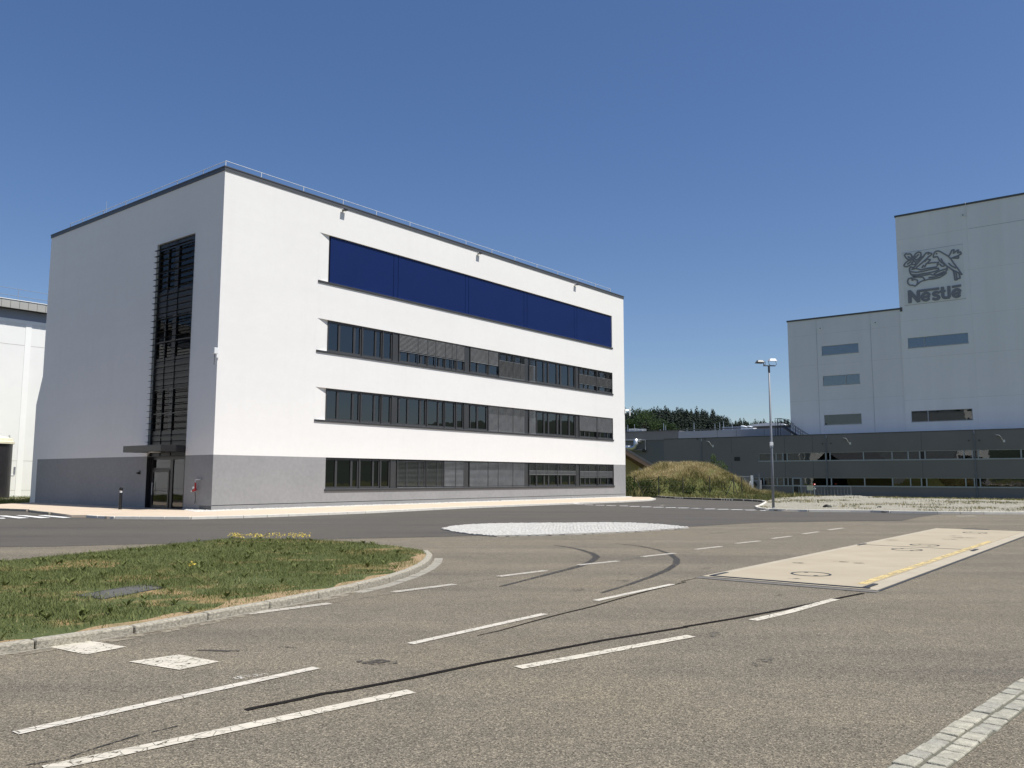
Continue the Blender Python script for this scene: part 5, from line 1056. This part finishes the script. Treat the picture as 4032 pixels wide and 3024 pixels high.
obj('post', MB().box(.0, .22, -.05, .1, -.2, 1.85), 'galv', gt); obj('post', MB().tube([(-.62, .6, -.2), (-.62, .6, 1.7)], .04, 6), 'galv', gt); obj('brace', MB().tube([(-.05, -.05, 1.35), (-.35, -.3, .1)], .03, 6), 'lamp_white', gt); obj('brace', MB().tube([(-.4, .4, 1.6), (-.3, .4, 1.0)], .025, 6), 'galv', gt)
gl = MB(); gl.tube([(0, .3, 1.75), (-.95, 1.0, 1.75)], .025, 6); gl.tube([(0, .3, .2), (-.95, 1.0, .2)], .025, 6)
for k in range(12): gl.tube([(-.08*k, .3+.06*k, .2), (-.08*k, .3+.06*k, 1.75)], .008, 4)
obj('leaf', gl, 'galv', gt)
# gabled house behind
hd = 84.; hx = lambda px: (px-2016)/FPX*hd
def hzz(px, py): d = ray(px, py); return CH+d[2]/d[1]*hd
e_x, e_z = hx(2577), hzz(2577, 1832); t_x, t_z = hx(2463.5), hzz(2463.5, 1764.5); sl_ = (t_z-e_z)/(t_x-e_x); rx_ = e_x-7.2; rz_ = e_z+sl_*(-7.2)
house = thing('gabled_house', (rx_, hd, 0), 'ochre house with dark pitched roof behind the far office corner', 'house')
ov = 1.6; wr = e_x-rx_-1.45
obj('gable_wall', MB().quad((-wr, .8, -.9), (wr, .8, -.9), (wr, .8, rz_+sl_*wr-.35), (0, .8, rz_-.35), (-wr, .8, rz_+sl_*wr-.35)), 'yellow_wall', house)
obj('side_wall', MB().box(wr-.25, wr-.001, .81, 10, -.9, rz_+sl_*wr-.4).box(-wr+.001, -wr+.25, .81, 10, -.9, rz_+sl_*wr-.4), 'yellow_wall', house)
hw = e_x-rx_
for s in (-1, 1):
    obj('roof_slope', MB().quad((0, 0, rz_), (s*hw, 0, rz_+sl_*hw), (s*hw, 10.5, rz_+sl_*hw), (0, 10.5, rz_)).quad((0, .06, rz_-.18), (s*hw, .06, rz_+sl_*hw-.18), (s*hw, 10.5, rz_+sl_*hw-.18), (0, 10.5, rz_-.18)), 'roof_dark', house)
    vb = MB(); y_ = -.02
    vb.quad((0, y_, rz_+.02), (s*hw, y_, rz_+sl_*hw+.02), (s*hw, y_, rz_+sl_*hw-.22), (0, y_, rz_-.22)); obj('barge_board', vb, 'roof_dark', house)
    obj('soffit_board', MB().quad((0, .0, rz_-.221), (s*hw, .0, rz_+sl_*hw-.221), (s*(hw-.9), .79, rz_+sl_*hw-.50+.02), (0, .79, rz_-.62)).quad((0, -.01, rz_-.221), (s*hw, -.01, rz_+sl_*hw-.221), (s*(hw-.7), -.01, rz_+sl_*(hw-.7)-.62), (0, -.01, rz_-.72)), 'brown_wood', house)
# little things at the factory foot
y_, _ = DB(*zc(330, 595), -1); p = D0+V*y_-U*1.; t_ = thing('air_conditioner', (p[0], p[1], -.95), 'pale air conditioning unit at the foot of the dark factory', 'air conditioner', ANG)
zA = DB(*zc(330, 625), -1)[1]+.95; obj('casing', MB().box(-.3, .3, -.75, .75, zA, zA+1.35), 'steel_pole', t_, bevel=.02); obj('fan_guard', MB().tube([(-.301, .2, zA+.68), (-.33, .2, zA+.68)], .45, 20), 'frame_black', t_); obj('stand', MB().box(-.25, .25, -.6, -.5, 0, zA).box(-.25, .25, .5, .6, 0, zA), 'steel_pole', t_)
y_, zT = DB(*zc(373, 362), -2); p = D0+V*y_-U*2; t_ = thing('pipe_mast', (p[0], p[1], -.95), 'slim bare steel mast in front of the dark factory', 'mast'); obj('shaft', MB().tube([(0, 0, 0), (0, 0, zT+.95)], .05, 6), 'steel_pole', t_); obj('foot', MB().box(-.1, .1, -.1, .1, -.05, .05), 'steel_pole', t_)
# bicycle-rack style railing
r0_, r1_ = DB(*zc(1045, 640), -3)[0], DB(*zc(1915, 640), -3)[0]; zr = DB(*zc(1300, 578), -3)[1]; p = D0+V*r1_-U*3; rl = thing('railing', (p[0], p[1], -.95), 'long low steel railing with many uprights before the dark factory', 'railing', ANG); LLr = r0_-r1_
obj('top_rail', MB().tube([(0, 0, zr+.95), (0, LLr, zr+.95)], .03, 6), 'steel_pole', rl); obj('bottom_rail', MB().tube([(0, 0, .35), (0, LLr, .35)], .025, 6), 'steel_pole', rl)
for k in range(17): obj('upright', MB().tube([(0, LLr*k/16, -.05), (0, LLr*k/16, zr+.95)], .03 if k % 4 else .045, 6), 'steel_pole', rl)
obj('kerb_block', MB().box(-.5, -.1, -1.2, .4, -.05, .22), 'kerb_white', rl)
y_, z_ = DB(*zc(1232, 600), -4); p = D0+V*y_-U*4; t_ = thing('notice_board', (p[0], p[1], -.95), 'small cream notice board by the railing at the dark factory', 'sign', ANG)
obj('board', MB().box(-.02, .02, -.42, .42, z_+.95-.33, z_+.95+.35), 'silo_cap', t_); obj('leg', MB().tube([(.03, 0, -.05), (.03, 0, z_+.95)], .03, 6), 'galv', t_)
y_, z_ = DB(*zc(1303, 548), -4.5); p = D0+V*y_-U*4.5; t_ = thing('hydrant_post', (p[0], p[1], -.95), 'red topped hydrant post on white stem by the railing', 'hydrant', ANG)
obj('stem', MB().tube([(0, 0, -.05), (0, 0, z_+.85)], .05, 8), 'galv', t_); obj('collar', MB().box(-.08, .08, -.15, .12, z_+.35, z_+.5), 'lamp_white', t_); obj('head', MB().lathe([(.06, z_+.8), (.16, z_+.88), (.2, z_+.98), (.12, z_+1.08), (.03, z_+1.12)], 12), 'red_paint', t_)

# ================================================================== HILLS AND WOODS
def ridge(az):
    """ridge height (m) at azimuth az (deg from the view axis, + right) and 640 m"""
    px = 2016+math.tan(R(az))*FPX if abs(az) < 60 else (9e9 if az > 0 else -9e9)
    tops = [(2380, 1674), (2463, 1672), (2617, 1664), (2690, 1665), (2780, 1674), (2830, 1690), (2880, 1699), (2930, 1699), (3110, 1699), (3600, 1695)]
    py = np.interp(px, [t_[0] for t_ in tops], [t_[1] for t_ in tops]); d = ray(min(max(px, 2300), 3700), py); return (CH+d[2]/math.hypot(d[0], d[1])*640)*(1. if 3 < az < 26 else 1.1+.35*math.sin(az*.11))
mb = MB(); azs = np.arange(-180, 181, 2.); rad = [(380, 0.), (460, .25), (560, .7), (640, 1.), (760, 1.08), (1000, 1.0)]
for a in azs:
    for r_, k in rad: mb.v.append((r_*math.sin(R(a)), r_*math.cos(R(a)), ridge(a)*k-1.5))
for i in range(len(azs)-1):
    for j in range(len(rad)-1): a = i*len(rad)+j; mb.f.append((a, a+1, a+1+len(rad), a+len(rad)))
hills = obj('hills', mb, 'hill_ground', kind='structure', smooth=True)
def conifer(h, w_, n):
    k = np.arange(n)/n; zz = h*(.12+.88*k); r_ = w_*(1-k)**.85+.05; a = k*n*2.4+rng.uniform(0, .8, n); tip = np.stack([np.cos(a)*r_, np.sin(a)*r_, zz-.18*h*(1-k)*.5], 1); base = np.stack([0*a, 0*a, zz+.05*h], 1)
    s = np.stack([-np.sin(a), np.cos(a), 0*a], 1)*(r_*.62)[:, None]; v = np.stack([base, tip+s-np.array([0, 0, .03*h]), tip*np.array([1.12, 1.12, 1])-np.array([0, 0, .015*h]), tip-s-np.array([0, 0, .03*h])], 1).reshape(-1, 3)
    return v, np.arange(4*n).reshape(-1, 4)
VAR = [conifer(1., w_, 30) for w_ in (.15, .18, .21, .14, .24)]
V_, F_, T_ = [], [], []; o_ = 0
for i in range(4000):
    az = random.uniform(4.0, 22.5); r_ = random.choice([random.uniform(395, 640), random.uniform(560, 690)]); k = np.interp(r_, [x[0] for x in rad], [x[1] for x in rad]); z = ridge(az)*k-1.5; h_ = random.uniform(8, 13.5) if az < 14.5 else random.uniform(6, 10.5)
    if random.random() < .06: h_ *= 1.25
    if r_ < 470: h_ *= .8
    v, f = VAR[i % 5]; a = random.uniform(0, 6.28); c_, s_ = math.cos(a), math.sin(a); q = v*h_; q = np.stack([q[:, 0]*c_-q[:, 1]*s_, q[:, 0]*s_+q[:, 1]*c_, q[:, 2]], 1)+np.array([r_*math.sin(R(az)), r_*math.cos(R(az)), z-.3]); V_.append(q); F_.append(f+o_); o_ += len(q); T_.append(np.repeat(np.clip(rng.normal(.45, .2), 0, 1)+rng.uniform(-.15, .15, len(v)//4), 4))
npmesh('forest', np.concatenate(V_), np.concatenate(F_), 'conifer', np.clip(np.concatenate(T_), 0, 1), label='dark conifer forest covering the hill behind the factory', cat='forest', kind='stuff')
def broad(name, az, r_, z, h_, w_, lb, mat='broadleaf', t0=.7, n=1500):
    t_ = thing(name, (r_*math.sin(R(az)), r_*math.cos(R(az)), z), lb, 'tree'); obj('trunk', MB().tube([(0, 0, -1), (.1, 0, h_*.35), (.3, .2, h_*.7)], [.4, .3, .1], 7).tube([(.1, 0, h_*.3), (-w_*.4, .3, h_*.6)], [.2, .06], 5).tube([(.1, 0, h_*.35), (w_*.45, -.3, h_*.62)], [.2, .06], 5), 'bark', t_)
    V_, F_, T_ = [], [], []; o_ = 0
    for k in range(16):
        a = random.uniform(0, 6.28); rr = random.uniform(.1, .62)*w_; c_ = np.array([rr*math.cos(a), rr*math.sin(a), h_*random.uniform(.45, .86)]); v, f, tq = leaf_cloud(n//16, c_, (w_*.38, w_*.38, h_*.17), .32, tint0=t0+random.uniform(-.25, .2)); V_.append(v); F_.append(f+o_); o_ += len(v); T_.append(tq)
    npmesh('crown', np.concatenate(V_), np.concatenate(F_), mat, np.concatenate(T_), t_)
for (px, py, r_, h_, w_, lb, t0) in ((2540, 1700, 392, 15, 8., 'pale green broadleaf tree in front of the dark conifer forest', .75), (2590, 1705, 390, 9, 6., 'smaller pale broadleaf tree right of the bigger pale one', .6), (2490, 1700, 392, 8, 4.5, 'small pale broadleaf tree beside the far office corner', .6), (2635, 1712, 388, 7, 6., 'low brownish broadleaf tree above the factory roof', .3)):
    az = math.degrees(math.atan((px-2016)/FPX)); d = ray(px, py); broad('broadleaf_tree', az, r_, CH+d[2]/math.hypot(d[0], d[1])*r_-h_*.2, h_, w_, lb, t0=t0)
for (px, pt, lb, h_, w_) in ((2691, 1607, 'round topped pine standing highest on the forest skyline', 20, 5.), (2865, 1645, 'broad rounded tree at the right shoulder of the forest hill', 17, 6.5)):
    az = math.degrees(math.atan((px-2016)/FPX)); d = ray(px, pt); broad('skyline_pine', az, 600, CH+d[2]/math.hypot(d[0], d[1])*600-h_*.98, h_, w_, lb, 'conifer', .5, 1300)
